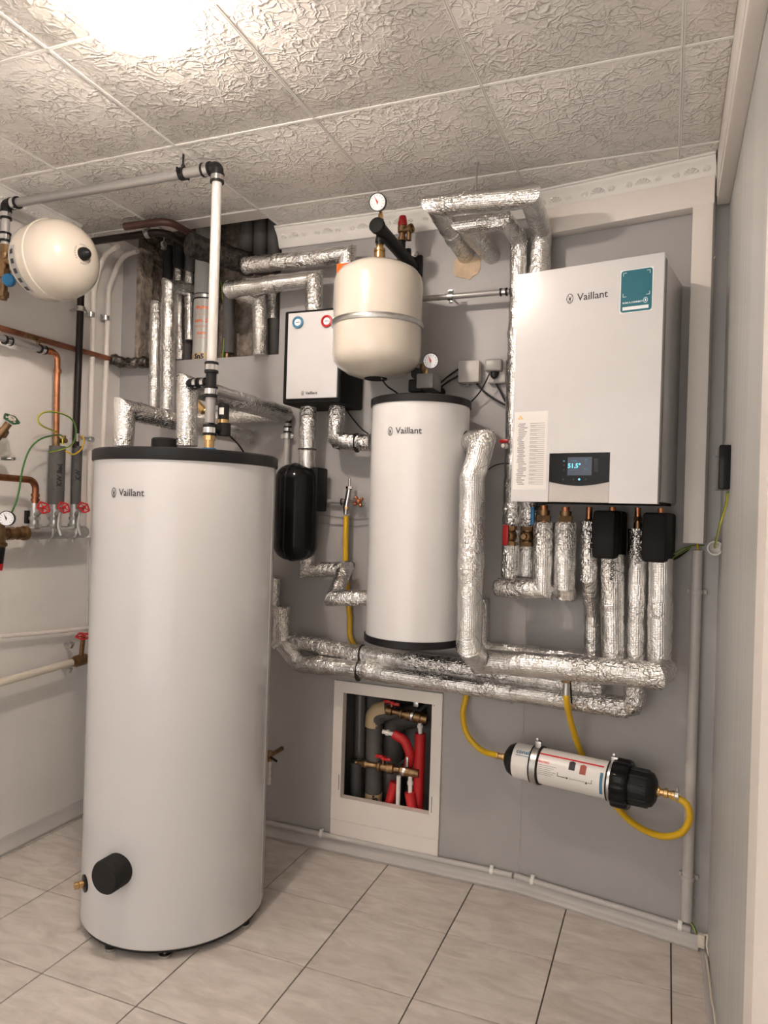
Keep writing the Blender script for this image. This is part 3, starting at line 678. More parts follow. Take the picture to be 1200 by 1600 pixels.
# teal sticker, code itself left out
ta, tb = 0.375, 0.463; tz0, tz1 = 1.944, 2.066
mb = MB(); mb.box(RP((ta+tb)/2, .3204, (tz0+tz1)/2), (tb-ta+.004, .0006, tz1-tz0+.004), FR); stk = part('sticker', mb, 'inkwhite', t, 'teal rounded sticker')
def roundrect(w, h, r, n=5):
    P = []
    for cx_, cy_, a0 in ((w/2-r, h/2-r, 0), (-w/2+r, h/2-r, 90), (-w/2+r, -h/2+r, 180), (w/2-r, -h/2+r, 270)):
        P += [(cx_+r*math.cos(math.radians(a0+90*k/n)), cy_+r*math.sin(math.radians(a0+90*k/n))) for k in range(n+1)]
    return P
sc_ = flat(RP((ta+tb)/2, .3209, (tz0+tz1)/2), dR, (0, 0, 1), nR); sw, sh = tb-ta, tz1-tz0
part('sticker_face', mapshape(sc_, [roundrect(sw, sh, .008)], 0), 'teal', stk)
P = []
for sx_ in (-1, 1):
    for sy_ in (-1, 1):
        X_, Y_ = sx_*sw*.43, sh*.16+sy_*sh*.29; l = .010*sx_; m_ = .010*sy_; w = .0012
        P.append([(X_, Y_), (X_-l, Y_), (X_-l, Y_-w*sy_), (X_, Y_-w*sy_)]); P.append([(X_, Y_), (X_, Y_-m_), (X_-w*sx_, Y_-m_), (X_-w*sx_, Y_)])
part('sticker_corners', mapshape(sc_, P, .0004), 'inkwhite', stk); P = []
part('white_bar', mapshape(sc_, [[(-sw*.43, -sh*.45), (sw*.40, -sh*.45), (sw*.40, -sh*.37), (-sw*.43, -sh*.37)]], .0004), 'inkwhite', stk)
P = []
P += [[(x+sw*.30, y-sh*.255) for x, y in q] for q in ellipse_ring(0, 0, .0062, .0085, .0012)]
P.append([(sw*.30-.002, -sh*.255-.004), (sw*.30+.002, -sh*.255-.004), (sw*.30+.002, -sh*.255+.004), (sw*.30-.002, -sh*.255+.004)])
part('phone_icon', mapshape(sc_, P, .0004), 'inkwhite', stk)
part('sticker_lettering', text_mesh('SCAN & CONNECT', .0066, lambda x, y, h: sc_(x-sw*.11, y-sh*.275, h), bold=.0002), 'inkwhite', stk)
# instruction label
la, lb, lz0, lz1 = 0.057, 0.166, 1.424, 1.668
mb = MB(); mb.box(RP((la+lb)/2, .3203, (lz0+lz1)/2), (lb-la, .0005, lz1-lz0), FR); lab = part('instruction_label', mb, 'paper', t, 'white label full of small print')
lf = flat(RP((la+lb)/2, .3206, (lz0+lz1)/2), dR, (0, 0, 1), nR); lw_, lh_ = lb-la, lz1-lz0; P = []; P2 = []
rows = 31
for k in range(rows):
    y = lh_*.34 - k*(lh_*.80/rows); x = -lw_*.40 + random.random()*lw_*.05
    wb = lw_*random.uniform(.14, .28); P.append([(x, y), (x+wb, y), (x+wb, y+.0018), (x, y+.0018)])
    x2 = -lw_*.02; P2.append([(x2, y+.0008), (lw_*.42, y+.0008), (lw_*.42, y+.0020), (x2, y+.0020)])
    if k % 2: P2.append([(x2, y-.0015), (x2+lw_*random.uniform(.1, .36), y-.0015), (x2+lw_*.2, y-.0004), (x2, y-.0004)])
part('print', mapshape(lf, P, .0003), 'ink', lab); part('fine_print', mapshape(lf, P2, .0003), 'inkgrey', lab)
P = [[(-lw_*.40, lh_*.405), (-lw_*.24, lh_*.405), (-lw_*.32, lh_*.455)]]; part('warning_triangle', mapshape(lf, P, .0003), 'amber', lab)
part('warning_centre', mapshape(lf, [[(-lw_*.355, lh_*.412), (-lw_*.285, lh_*.412), (-lw_*.32, lh_*.44)]], .0005), 'paper', lab)
# black slab painting the shadow around the connections below the casing
mb = MB(); mb.box(RP(sm, .14, bz0+.004), (bw-.03, .24, .008), FR); part('underside_shade', mb, 'epp', t)

# ============================================================ PUMP GROUP BOX
gx0, gx1, gz0, gz1 = -1.368, -1.127, 1.736, 2.087
t = thing('pump_group', 'black foam box with white front and two round thermometers', 'pump unit', ((gx0+gx1)/2, YL, gz0))
mb = MB(); mb.box(((gx0+gx1)/2, YL-.105, (gz0+gz1)/2), (gx1-gx0, .21, gz1-gz0), bevel=.008, segs=3); part('foam_shell', mb, 'epp', t)
fx0, fx1, fz0, fz1 = -1.345, -1.135, 1.753, 2.074
mb = MB(); mb.box(((fx0+fx1)/2, YL-.216, (fz0+fz1)/2), (fx1-fx0, .014, fz1-fz0), bevel=.002); fp = part('front_panel', mb, 'white', t)
for (c, m_) in (((-1.302, 2.361, 2.037), 'inkblue'), ((-1.182, 2.361, 2.033), 'red')):
    c = V(c); mb = MB(); mb.lathe([(.021, -.002), (.023, .003), (.022, .006), (.0165, .007), (.016, .003), (.0, .003)], c, (0, -1, 0), 32); g = part('thermometer', mb, m_, t)
    pass
    mb = MB(); mb.lathe([(0, .002), (.0135, .002), (.0135, .0045), (0, .0045)], c, (0, -1, 0), 28); part('dial', mb, 'dial', g)
    ff = flat(c+V((0, -.0048, 0)), (1, 0, 0), (0, 0, 1), (0, -1, 0)); part('needle', mapshape(ff, [[(-.006, -.0016), (.009, -.0008), (.009, .0008), (-.006, .0016)]] + [[(.012*math.cos(a)-.0005, .012*math.sin(a)-.0005), (.012*math.cos(a)+.0005, .012*math.sin(a)-.0005), (.012*math.cos(a)+.0005, .012*math.sin(a)+.0005), (.012*math.cos(a)-.0005, .012*math.sin(a)+.0005)] for a in [x*.7 for x in range(9)]], .0003), 'ink', g)
logo(t, flat((-1.245, 2.361, 1.772), (1, 0, 0), (0, 0, 1), (0, -1, 0)), .0165)

# ============================================================ EXPANSION VESSEL (centre)
vc = V((-.951, 2.288, 0)); vr = .1535; vz0, vz1 = 1.799, 2.204
t = thing('expansion_vessel', 'cream pressure vessel hanging upright from a black bracket, centre', 'vessel', (vc.x, vc.y, vz0))
zb = vz0+.066; zt = vz1-.050
prof = [(0, vz0), (.055, vz0+.002), (.098, vz0+.015), (.132, vz0+.037), (.148, vz0+.056), (vr, vz0+.080)]
prof += [(vr, (zb+zt)/2-.012), (vr, (zb+zt)/2+.04), (vr, zt-.03), (.150, zt-.010), (.134, zt+.012), (.10, zt+.031), (.055, zt+.045), (0, zt+.050)]
mb = MB(); mb.lathe(prof, vc, seg=64); part('shell', mb, 'ivory', t)
mb = MB(); zr = 1.980; mb.lathe([(vr-.004, zr-.010), (vr+.004, zr-.009), (vr+.0065, zr-.003), (vr+.0065, zr+.003), (vr+.004, zr+.009), (vr-.004, zr+.010)], vc, seg=64); part('clamp_band', mb, 'steel', t)
mb = MB(); mb.lathe([(0, vz0-.003), (.037, vz0-.002), (.042, vz0+.003), (.040, vz0+.012)], vc, seg=28); part('bottom_cap', mb, 'epp', t)
mb = MB(); zq = vz1-.002
mb.lathe([(.012, zq), (.018, zq), (.018, zq+.014), (.012, zq+.014)], vc, seg=6); mb.lathe([(.012, zq+.014), (.020, zq+.014), (.020, zq+.030), (.016, zq+.032), (.016, zq+.036), (.020, zq+.037), (.020, zq+.046), (.013, zq+.048), (.013, zq+.06), (.009, zq+.065)], vc, seg=12); part('brass_union', mb, 'brass', t)

# manifold bracket holding vessel, gauge and safety valve
pw = V((-0.914, 2.565, 2.257)); pf = V((-0.935, 2.270, 2.310)); pf.x = vc.x+.005; pw.z = pf.z-.006; pw.x = pf.x-.002
pw = V((-0.927, 2.585, 2.274)); 
t = thing('manifold_bracket', 'black wall bracket arm carrying the gauge and red-capped safety valve', 'bracket', pw)
arm0 = V((pw.x, YL-.01, pw.z)); arm1 = V((pf.x+.002, 2.245, pf.z))
mb = MB(); mb.cyl(arm0, arm1, .023, 24); part('arm', mb, 'black', t)
mb = MB(); d = (arm1-arm0).normalized(); mb.lathe([(.0235, -.006), (.027, -.004), (.027, .010), (.024, .012), (0, .012)], arm1, d, 28); part('end_cap', mb, 'blackrub', t)
mb = MB(); c = V((-0.946, 2.580, 2.265)); mb.box((c.x, YL-.006, c.z), (.105, .012, .115), bevel=.006); pl = part('wall_plate', mb, 'black', t)
for p in ((-0.922, 2.572, 2.326), (-0.920, 2.572, 2.265)):
    mb = MB(); mb.cyl(V(p)+V((0, .002, 0)), V(p)+V((0, -.007, 0)), .008, 6); mb.cyl(V(p)+V((0, .002, 0)), V(p)+V((0, -.002, 0)), .012, 16); part('bolt', mb, 'steel', pl)
a = V((vc.x, vc.y, zq+.06)); mb = MB(); mb.cyl(a, (a.x, a.y, pf.z), .014, 16); mb.cyl(a+V((0, 0, .008)), a+V((0, 0, .02)), .0165, 16); mb.cyl((a.x, a.y, pf.z), (a.x, a.y, pf.z+.04), .011, 16); part('stem', mb, 'black', t)
zc = pf.z+.04; mb = MB(); mb.cyl((a.x, a.y, zc), (a.x, a.y, zc+.018), .009, 6); mb.cyl((a.x, a.y, zc+.018), (a.x, a.y, zc+.026), .006, 12); part('gauge_fitting', mb, 'brass', t)
gc = V((-0.952, 2.270, 2.398)); gauge(t, (gc.x, gc.y-.012, gc.z), (.10, -1, -.30), .0300)
mb = MB(); sv = arm0.lerp(arm1, .36); mb.cyl(sv, sv+V((0, 0, .045)), .013, 16); part('valve_socket', mb, 'black', t)
z_ = .045; mb = MB(); mb.lathe([(.009, z_), (.016, z_+.002), (.016, z_+.016), (.012, z_+.018), (.012, z_+.03), (.017, z_+.034), (.018, z_+.055), (.014, z_+.060)], sv, seg=16)
mb.cyl(sv+V((0, 0, z_+.040)), sv+V((.036, -.012, z_+.040)), .012, 16); mb.lathe([(.013, 0), (.017, 0), (.017, .008), (.013, .008), (.011, .002)], sv+V((.034, -.011, z_+.040)), (.9, -.3, 0), 20); mb.cyl(sv+V((.03, -.01, z_+.04)), sv+V((.03, -.01, z_-.002)), .009, 12)
va = part('safety_valve', mb, 'oldbrass', t)
mb = MB(); mb.lathe([(.0165, z_+.058), (.0185, z_+.062), (.0135, z_+.090), (.011, z_+.094), (0, z_+.095)], sv, seg=12); part('red_cap', mb, 'red', va)
mb = MB(); sv2 = arm0.lerp(arm1, .18); mb.cyl(sv2, sv2+V((.0, 0, .045)), .011, 16); part('valve_socket', mb, 'black', t)

# ============================================================ EXPANSION VESSEL (left wall)
lc = V((-2.006, 1.892, 2.181))
t = thing('expansion_vessel', 'round cream vessel mounted sideways on the left wall with a black nub', 'vessel', lc-V((0, 0, .14)))
ax = V((1, -.10, .03)).normalized(); R_ = .1405
prof = [(r_*.955, h_*.96) for r_, h_ in [(0, -.150), (.045, -.146), (.09, -.128), (.12, -.100), (.136, -.072), (.1405, -.045), (.1408, -.004), (.1445, -.001), (.1445, .008), (.1408, .011), (.138, .045), (.126, .080), (.104, .107), (.075, .127), (.04, .139), (0, .142)]]
mb = MB(); mb.lathe(prof, lc, ax, 72); part('shell', mb, 'ivory', t)
mb = MB(); mb.lathe([(.022, .128), (.022, .146), (.016, .158), (.006, .168), (0, .170)], lc, ax, 20); part('valve_nub', mb, 'black', t)
# round print about the nub and label on the flank
x, y = frame(ax)
def onv(an, h, lift=.0008):      # point on the vessel at angle an and axial height h
    for (r0, h0), (r1, h1) in zip(prof[:-1], prof[1:]):
        if h0 <= h <= h1: r = r0 + (r1-r0)*(h-h0)/(h1-h0+1e-9); break
    return lc + ax*h + (x*math.cos(an)+y*math.sin(an))*(r+lift)
mb = MB()
for k in range(26):
    if k % 9 in (3, 4): continue
    a0, a1 = 2*math.pi*k/26, 2*math.pi*(k+.62)/26
    r0, r1 = .030, .0345
    mb.quad(*[lc + ax*(.1345 if rr < .032 else .1338) + (x*math.cos(a)+y*math.sin(a))*rr + ax*.0006 for rr, a in ((r0, a0), (r1, a0), (r1, a1), (r0, a1))])
part('ring_print', mb, 'inkgrey', t)
def vlabel(a0, a1, h0, h1, m, nm, n=8, lift=.0010):
    mb = MB()
    R1 = [[onv(a0+(a1-a0)*k/n, h0+(h1-h0)*q/5, lift) for q in range(6)] for k in range(n+1)]; mb.rings(R1, closed=False, cap0=False, cap1=False); return part(nm, mb, m, t)
acam = math.atan2((V((0, 0, 1.34))-lc).dot(y), (V((0, 0, 1.34))-lc).dot(x))
vlabel(acam-.62, acam+.62, -.066, -.034, 'labelgrey', 'type_label', 14)
for k in range(5): vlabel(acam-.55+.24*k, acam-.43+.24*k, -.060, -.042, 'ink', 'label_print', 3, .0016)

# ============================================================ FOIL-LAGGED PIPES
fp_ = foilpipe
# --- upper left, in and below the niche
fp_('slim vertical foil-wrapped pipe, leftmost beside the niche', [(-2.095, 2.525, 2.218), (-2.091, 2.525, 1.755)], .0245, capr=(.014, .01))
fp_('tall foil-wrapped pipe left of the white drain pipe, turning right at its foot', [(-2.014, 2.665, 2.314), (-2.021, 2.515, 2.281), (-2.010, 2.515, 1.710), (-1.449, 2.515, 1.720)], .031, capr=(0, 0))
fp_('short foil-wrapped pipe with black foam on top, second from the niche edge', [(-2.076, 2.645, 2.405), (-2.054, 2.645, 1.995)], .0195)
fp_('short foil-wrapped pipe beside the white drain pipe', [(-2.016, 2.645, 2.388), (-2.005, 2.645, 2.079)], .0195)
fp_('foil-wrapped pipe rising from the tank left side and running back to the wall', [(-1.720, 1.930, 1.537), (-1.719, 1.930, 1.660), (-1.627, 2.540, 1.632)], .034, capr=(0, .016))
fp_('foil-wrapped pipe rising from the tank centre and sloping back to the wall', [(-1.483, 1.960, 1.538), (-1.490, 1.960, 1.737), (-1.446, 2.540, 1.721)], .0345, capr=(0, .012))
fp_('upper foil-wrapped pipe from the ceiling hole, turning down behind the vessel', [(-1.619, 2.485, 2.322), (-1.168, 2.485, 2.319), (-1.172, 2.485, 2.094)], .034, capr=(.014, 0))
fp_('lower foil-wrapped pipe from the niche into the top of the white-fronted box', [(-1.589, 2.565, 1.971), (-1.597, 2.565, 2.200), (-1.704, 2.535, 2.248), (-1.662, 2.455, 2.221), (-1.292, 2.465, 2.231), (-1.293, 2.465, 2.098)], .033)
fp_('short foil-wrapped stub in the right of the niche', [(-1.586, 2.645, 2.263), (-1.581, 2.645, 2.140)], .030)
# --- below the pump group
fp_('foil-wrapped pipe from the white-fronted box down into the black capsule', [(-1.303, 2.465, 1.752), (-1.303, 2.465, 1.499)], .032)
e = fp_('foil-wrapped pipe from the white-fronted box round into the small tank', [(-1.180, 2.465, 1.748), (-1.184, 2.465, 1.602), (-1.036, 2.465, 1.596)], .0325, R=.03)
ziptie(e, V((-1.093, 2.465, 1.597)), (1, 0, 0), .034)
fp_('zigzag foil-wrapped pipe from the black capsule into the small tank foot', [(-1.308, 2.500, 1.161), (-1.306, 2.500, 1.103), (-1.141, 2.500, 1.118), (-1.122, 2.355, 1.021), (-0.971, 2.355, 1.034)], .0285)
# --- low runs
e = fp_('lowest long foil-wrapped pipe, from behind the big tank to the far right elbow', [(-1.412, 2.495, 0.948), (-1.407, 2.495, 0.811), (-1.330, 2.495, 0.738), (-1.073, 2.495, 0.741), (-0.487, 2.490, 0.728), (-0.084, 2.427, 0.737), (-0.084, 2.427, 0.864)], .0350, R=.022, n=2, capr=(.01, 0))
fp_('short foil-wrapped riser stub behind the right edge of the big tank', [(-1.480, 2.545, 0.911), (-1.480, 2.545, 1.056)], .030, capr=(0, .014))
fp_('foil-wrapped riser between the two black foam blocks, lettered', [(-0.081, 2.407, 0.862), (-0.086, 2.407, 1.311)], .0305)
fp_('second long foil-wrapped pipe, above the lowest one', [(-1.393, 2.585, 0.806), (-1.358, 2.520, 0.814), (-1.059, 2.520, 0.796), (-0.495, 2.520, 0.783), (-0.187, 2.466, 0.776)], .0325, capr=(0, .01))
e2 = fp_('thick foil-wrapped pipe from the small tank down and along to the right', [(-0.640, 2.373, 1.584), (-0.566, 2.280, 1.578), (-0.586, 2.240, 1.455), (-0.580, 2.240, 0.918), (-0.587, 2.404, 0.842), (-0.021, 2.305, 0.875), (-0.000, 2.372, 0.882)], .0410)
fp_('rightmost foil-wrapped riser under the right black foam block', [(-0.011, 2.379, 0.875), (-0.016, 2.380, 1.223)], .0365)
fp_('foil-wrapped pipe behind the thick one, ending in the kinked third riser under the unit', [(-0.623, 2.573, 1.028), (-0.623, 2.573, 0.855), (-0.222, 2.492, 0.860), (-0.225, 2.493, 1.022), (-0.232, 2.403, 1.143), (-0.237, 2.404, 1.329)], .0285, capr=(.012, 0))
fp_('foil-wrapped riser under the left black foam block, lettered', [(-0.161, 2.400, 1.227), (-0.148, 2.398, 0.860)], .0365)
fp_('foil-wrapped riser with rounded foot under the unit, second from the left', [(-0.305, 2.365, 1.325), (-0.303, 2.364, 1.102), (-0.310, 2.538, 1.081)], .0335, R=.012, n=2)
fp_('foil-wrapped riser under the unit turning left along its foot', [(-0.376, 2.377, 1.322), (-0.374, 2.377, 1.102), (-0.526, 2.424, 1.094)], .0335, capr=(0, .018))
# --- top right group
fp_('front foil-wrapped loop under the ceiling, dropping behind the heating unit', [(-0.724, 2.605, 2.304), (-0.748, 2.270, 2.363), (-0.434, 2.270, 2.351), (-0.435, 2.504, 2.329), (-0.436, 2.505, 2.067), (-0.451, 2.507, 1.132)], .0345)
fp_('inner foil-wrapped loop, running down left of the heating unit past the red valve', [(-0.624, 2.605, 2.289), (-0.681, 2.380, 2.333), (-0.539, 2.380, 2.333), (-0.513, 2.518, 2.312), (-0.511, 2.518, 1.116)], .0320)

# lettering on the lagging
def vtext(parent, body, c, size, down=True):
    c = V(c); d = V((0, 0, -1 if down else 1)); rgt = dR
    part('lettering', text_mesh(body, size, flat(c, d, rgt if down else -rgt, nR), bold=size*.02), 'ink', parent)
for o in list(bpy.data.objects):
    if o.parent is None and o.get('label', '').startswith('foil-wrapped riser under the left black'):
        vtext(o, 'ROCKWOOL', V((-0.157, 2.358, 1.197)), .017, False)
    if o.parent is None and o.get('label', '').startswith('lowest long'):
        part('lettering', text_mesh('ROCKWOOL', .012, flat((-0.829, 2.454, 0.759), (1, 0, -.01), (0, 0, 1), (0, -1, 0))), 'ink', o)
        mb = MB(); c = V((-1.070, 2.495, 0.737)); mb.lathe([(.0365, -.0025), (.040, -.0025), (.040, .0025), (.0365, .0025)], c, (1, 0, 0), 24); part('cable_tie', mb, 'black', o)
    if o.parent is None and o.get('label', '').startswith('foil-wrapped riser between'):
        vtext(o, 'ROCKWOOL', V((-0.085, 2.370, 1.252)), .018, True)
    if o.parent is None and o.get('label', '').startswith('second long'):
        mb = MB(); c = V((-1.070, 2.520, 0.795)); mb.lathe([(.0335, -.0025), (.037, -.0025), (.037, .0025), (.0335, .0025)], c, (1, 0, 0), 24); part('cable_tie', mb, 'black', o)
    if o.parent is None and o.get('label', '').startswith('foil-wrapped pipe from the white-fronted box down'):
        mb = MB(); c = V((-1.303, 2.465, 1.573)); mb.lathe([(.033, -.002), (.0365, -.002), (.0365, .002), (.033, .002)], c, (0, 0, 1), 24); part('cable_tie', mb, 'black', o)

# ============================================================ BOILER CONNECTIONS
def conn(label, u, cat, p0, p1, r, m, nuts=()):
    p0 = V(p0); p1 = V(p1); t = thing('pipe_connection', label, cat, p1)
    mb = MB(); mb.cyl(p0, p1, r, 16); part('tube', mb, m, t)
    for f, q, L, mm in nuts:
        c = p0.lerp(p1, f); mb = MB(); mb.cyl(c+V((0, 0, L/2)), c-V((0, 0, L/2)), q, 6 if mm else 16); part('union_nut', mb, 'oldbrass', t)
    return t
for i, (u, w) in enumerate(((850, 'first'), (884, 'second'))):
    x = ((-0.378, 2.378, 1.377), (-0.307, 2.365, 1.374))[i]; y_ = ((-0.376, 2.377, 1.310), (-0.305, 2.365, 1.312))[i]
    conn('brass union under the heating unit, %s from the left' % w, u, 'pipe fitting', x, y_, .013, 'copper', ((.35, .019, .016, 0), (.62, .024, .018, 1), (.86, .022, .010, 0)))
conn('thin copper stub above the third riser', 919, 'pipe fitting', (-0.238, 2.414, 1.377), (-0.238, 2.414, 1.323), .010, 'copper', ((.85, .014, .012, 1),))
conn('thin copper stub between the two black foam blocks', 996, 'pipe fitting', (-0.089, 2.418, 1.378), (-0.087, 2.418, 1.307), .010, 'copper', ((.5, .015, .014, 1), (.8, .013, .02, 0)))
conn('copper stub into the left black foam block', 956, 'pipe fitting', (-0.165, 2.401, 1.378), (-0.164, 2.401, 1.350), .011, 'copper')
conn('copper stub into the right black foam block', 1033, 'pipe fitting', (-0.020, 2.391, 1.378), (-0.019, 2.391, 1.350), .011, 'copper')
for lab, fa, fb, fc in (('left black foam valve block under the heating unit', V((-0.213, 2.323, 1.290)), V((-0.157, 2.313, 1.290)), .17), ('right black foam valve block under the heating unit', V((-0.066, 2.307, 1.286)), V((-0.010, 2.297, 1.289)), .17)):
    wd = (fb-fa).length; c = (fa+fb)/2 - nR*(fc/2); hz = .150; t = thing('valve_block', lab, 'insulated valve', c-V((0, 0, hz/2)))
    mb = MB(); mb.box(c, (wd+.012, fc, hz), FR, bevel=.010, segs=2); part('foam_shell', mb, 'epp', t)
    mb = MB(); mb.box(c+nR*.004, (wd+.0135, .0025, hz+.0015), FR); part('shell_joint', mb, 'black', t)
# valves on the two risers left under the unit
t = thing('ball_valve', 'brass ball valve with a red lever left under the heating unit', 'valve', (-0.515, 2.518, 1.236))
c = V((-0.507, 2.477, 1.271)); mb = MB(); mb.cyl(c+V((0, 0, .034)), c-V((0, 0, .034)), .018, 18); mb.cyl(c+V((0, 0, .034)), c+V((0, 0, .020)), .024, 8); mb.cyl(c-V((0, 0, .034)), c-V((0, 0, .020)), .024, 8); ball(mb, c, .025); mb.cyl(c, c+nR*.04, .009, 12); part('valve_body', mb, 'oldbrass', t)
mb = MB(); p = V((-0.512, 2.427, 1.274)); mb.box(p, (.022, .012, .072), FR, bevel=.005); part('lever', mb, 'red', t)
t = thing('ball_valve', 'brass ball valve with a blue lever next to the red one', 'valve', (-0.454, 2.508, 1.239))
c = V((-0.445, 2.466, 1.271)); mb = MB(); mb.cyl(c+V((0, 0, .034)), c-V((0, 0, .034)), .018, 18); mb.cyl(c+V((0, 0, .034)), c+V((0, 0, .020)), .024, 8); mb.cyl(c-V((0, 0, .034)), c-V((0, 0, .020)), .024, 8); ball(mb, c, .025); mb.cyl(c, c+nR*.04, .009, 12); part('valve_body', mb, 'oldbrass', t)
mb = MB(); p = V((-0.425, 2.437, 1.342)); mb.box(p, (.014, .010, .060), FR, bevel=.004); part('lever', mb, 'blue', t)
t = thing('drain_valve', 'small white valve with a red cap on the foil riser left of the unit', 'valve', (-0.537, 2.487, 1.581))
c = V((-0.534, 2.476, 1.582)); mb = MB(); ball(mb, c, .011); mb.cyl(c, c+nR*.02, .007, 12); mb.cyl(c, c-nR*.03, .006, 12); part('valve_body', mb, 'ivorycap', t)
c = V((-0.535, 2.466, 1.599)); mb = MB(); mb.box(c, (.032, .014, .012), FR, bevel=.003); part('lever', mb, 'red', t)

# ============================================================ BLACK CAPSULE SEPARATOR
c0 = V((-1.342, 2.465, 1.330)); zt_ = 1.517; zb_ = 1.141; cr_ = .086
t = thing('magnetic_separator', 'glossy black upright capsule shell right of the big tank', 'dirt separator', (c0.x, c0.y, zb_))
prof = [(0, zb_)] + [(cr_*math.sin(a)**.72, zb_+.066-.066*math.cos(a)) for a in [x*math.pi/20 for x in range(1, 11)]] + [(cr_*abs(math.sin(a))**.72, zt_-.066-.066*math.cos(a)) for a in [math.pi/2+x*math.pi/20 for x in range(0, 10)]] + [(0, zt_)]
mb = MB(); mb.lathe(prof, (c0.x, c0.y, 0), seg=48); part('shell', mb, 'gloss', t)
# raised seam rib around the shell, running over top and bottom
mb = MB(); dseam = V((-.05, -1, 0)).normalized(); P = [V((c0.x, c0.y, 0)) + dseam*(r+.0005) + V((0, 0, z)) for r, z in prof]; path_tube(mb, P, .0028, 8); part('shell_seam', mb, 'black', t)
mb = MB(); mb.box((c0.x+.068, c0.y+.035, (zt_+zb_)/2+.09), (.05, .09, .17), bevel=.008); part('back_shell', mb, 'epp', t)

# ============================================================ FILTER CARTRIDGE
a = V((-0.482, 2.467, 0.504)); b = V((-0.035, 2.388, 0.502)); d = (b-a).normalized(); L = (b-a).length
t = thing('filter_cartridge', 'white tubular water filter with black ends clamped to the wall', 'filter', (a+b)/2)
fr = .0585; x, y = frame(d)
mb = MB(); mb.lathe([(.012, -.016), (.03, -.012), (.047, 0), (.055, .016), (fr-.001, .030), (fr-.001, .04)], a, d, 48); part('end_dome', mb, 'black', t)
mb = MB(); mb.lathe([(fr-.003, .024), (fr, .025), (fr, L*.80), (fr-.003, L*.80)], a, d, 64); part('tube', mb, 'ivorycap', t)
sb = L*.775
mb = MB(); R1 = []
for h, base in ((sb, .072), (sb+.006, .074), (sb+.045, .074), (sb+.052, .069)):
    R1.append([a + d*h + (x*math.cos(k*2*math.pi/72)+y*math.sin(k*2*math.pi/72))*(base + (.003 if (k % 6) < 3 else 0)) for k in range(72)])
mb.rings(R1); part('union_ring', mb, 'gloss', t)
mb = MB(); mb.lathe([(.055, sb+.05), (.058, sb+.052), (.056, L+.0), (.050, L+.016), (.034, L+.026), (.014, L+.030)], a, d, 40)
for k in range(14):
    an = k*2*math.pi/14; e = x*math.cos(an)+y*math.sin(an); mb.cyl(a+d*(sb+.052)+e*.056, a+d*(L+.004)+e*.0545, .0035, 6)
part('end_cap', mb, 'black', t)
# prints on the tube: angle measured from the point nearest the camera
toc = (V((0, 0, 1.34))-(a+b)/2); e0 = (toc - d*toc.dot(d)).normalized(); e1 = d.cross(e0)
if e1.z < 0: e1 = -e1
def onf(h0, an0): return lambda px, py, h: a + d*(h0+px) + (e0*math.cos(an0+py/fr) + e1*math.sin(an0+py/fr))*(fr+h+.0004)
part('lettering', text_mesh('conel', .021, onf(.060, .50), bold=.0005, cut=.004), 'inkblue', t, angle=30)
part('sub_lettering', mapshape(onf(.066, .28), [[(-.028, -.001), (.028, -.001), (.028, .001), (-.028, .001)]]), 'inkblue', t)
def band(h0, h1, a0, a1, m, nm, n=4):
    mb = MB(); mb.rings([[onf(0, 0)(h, fr*(a0+(a1-a0)*k/n), .0003) for h in (h0, h1)] for k in range(n+1)], closed=False, cap0=False, cap1=False); part(nm, mb, m, t)
band(.110, L*.72, .62, .72, 'inkred', 'red_stripe'); band(L*.705, L*.725, -.9, .3, 'inkblue', 'blue_stripe', 10)
part('lettering', text_mesh('HEATING', .009, onf(.135, .20), bold=.0003, cut=.004), 'inkred', t)
P = []
for k in range(6): P.append([(-.03, -.006*k), (.03-.008*(k % 3), -.006*k), (.03-.008*(k % 3), -.006*k+.0015), (-.03, -.006*k+.0015)])
part('small_print', mapshape(onf(.150, .02), P, .0004, .006), 'inkgrey', t)
F1_ = onf(.245, .02)
part('device_drawing', mapshape(F1_, [[(-.026, .004), (-.006, .004), (-.006, .030), (-.016, .034), (-.026, .030)]], .0004, .005), 'ink', t)
part('device_drawing', mapshape(F1_, [[(.010, -.002), (.030, -.002), (.030, .026), (.020, .030), (.010, .026)]], .0004, .005), 'brickred', t)
P = [[(-.06, -.012), (-.058, -.012), (-.058, -.022), (-.06, -.022)], [(-.06, -.024), (-.03, -.024), (-.03, -.022), (-.06, -.022)], [(-.03, -.027), (-.024, -.023), (-.03, -.019)], [(-.022, -.0235), (.03, -.0235), (.03, -.0225), (-.022, -.0225)], [(.03, -.028), (.038, -.028), (.034, -.020)], [(.038, -.024), (.05, -.024), (.05, -.0225), (.038, -.0225)], [(.05, -.024), (.0515, -.024), (.0515, -.012), (.05, -.012)]]
part('scheme_drawing', mapshape(F1_, P, .0004, .005), 'ink', t)
part('lettering', text_mesh('CLEANER', .011, onf(.258, -.70), bold=.0003), 'inkgrey', t) if False else None
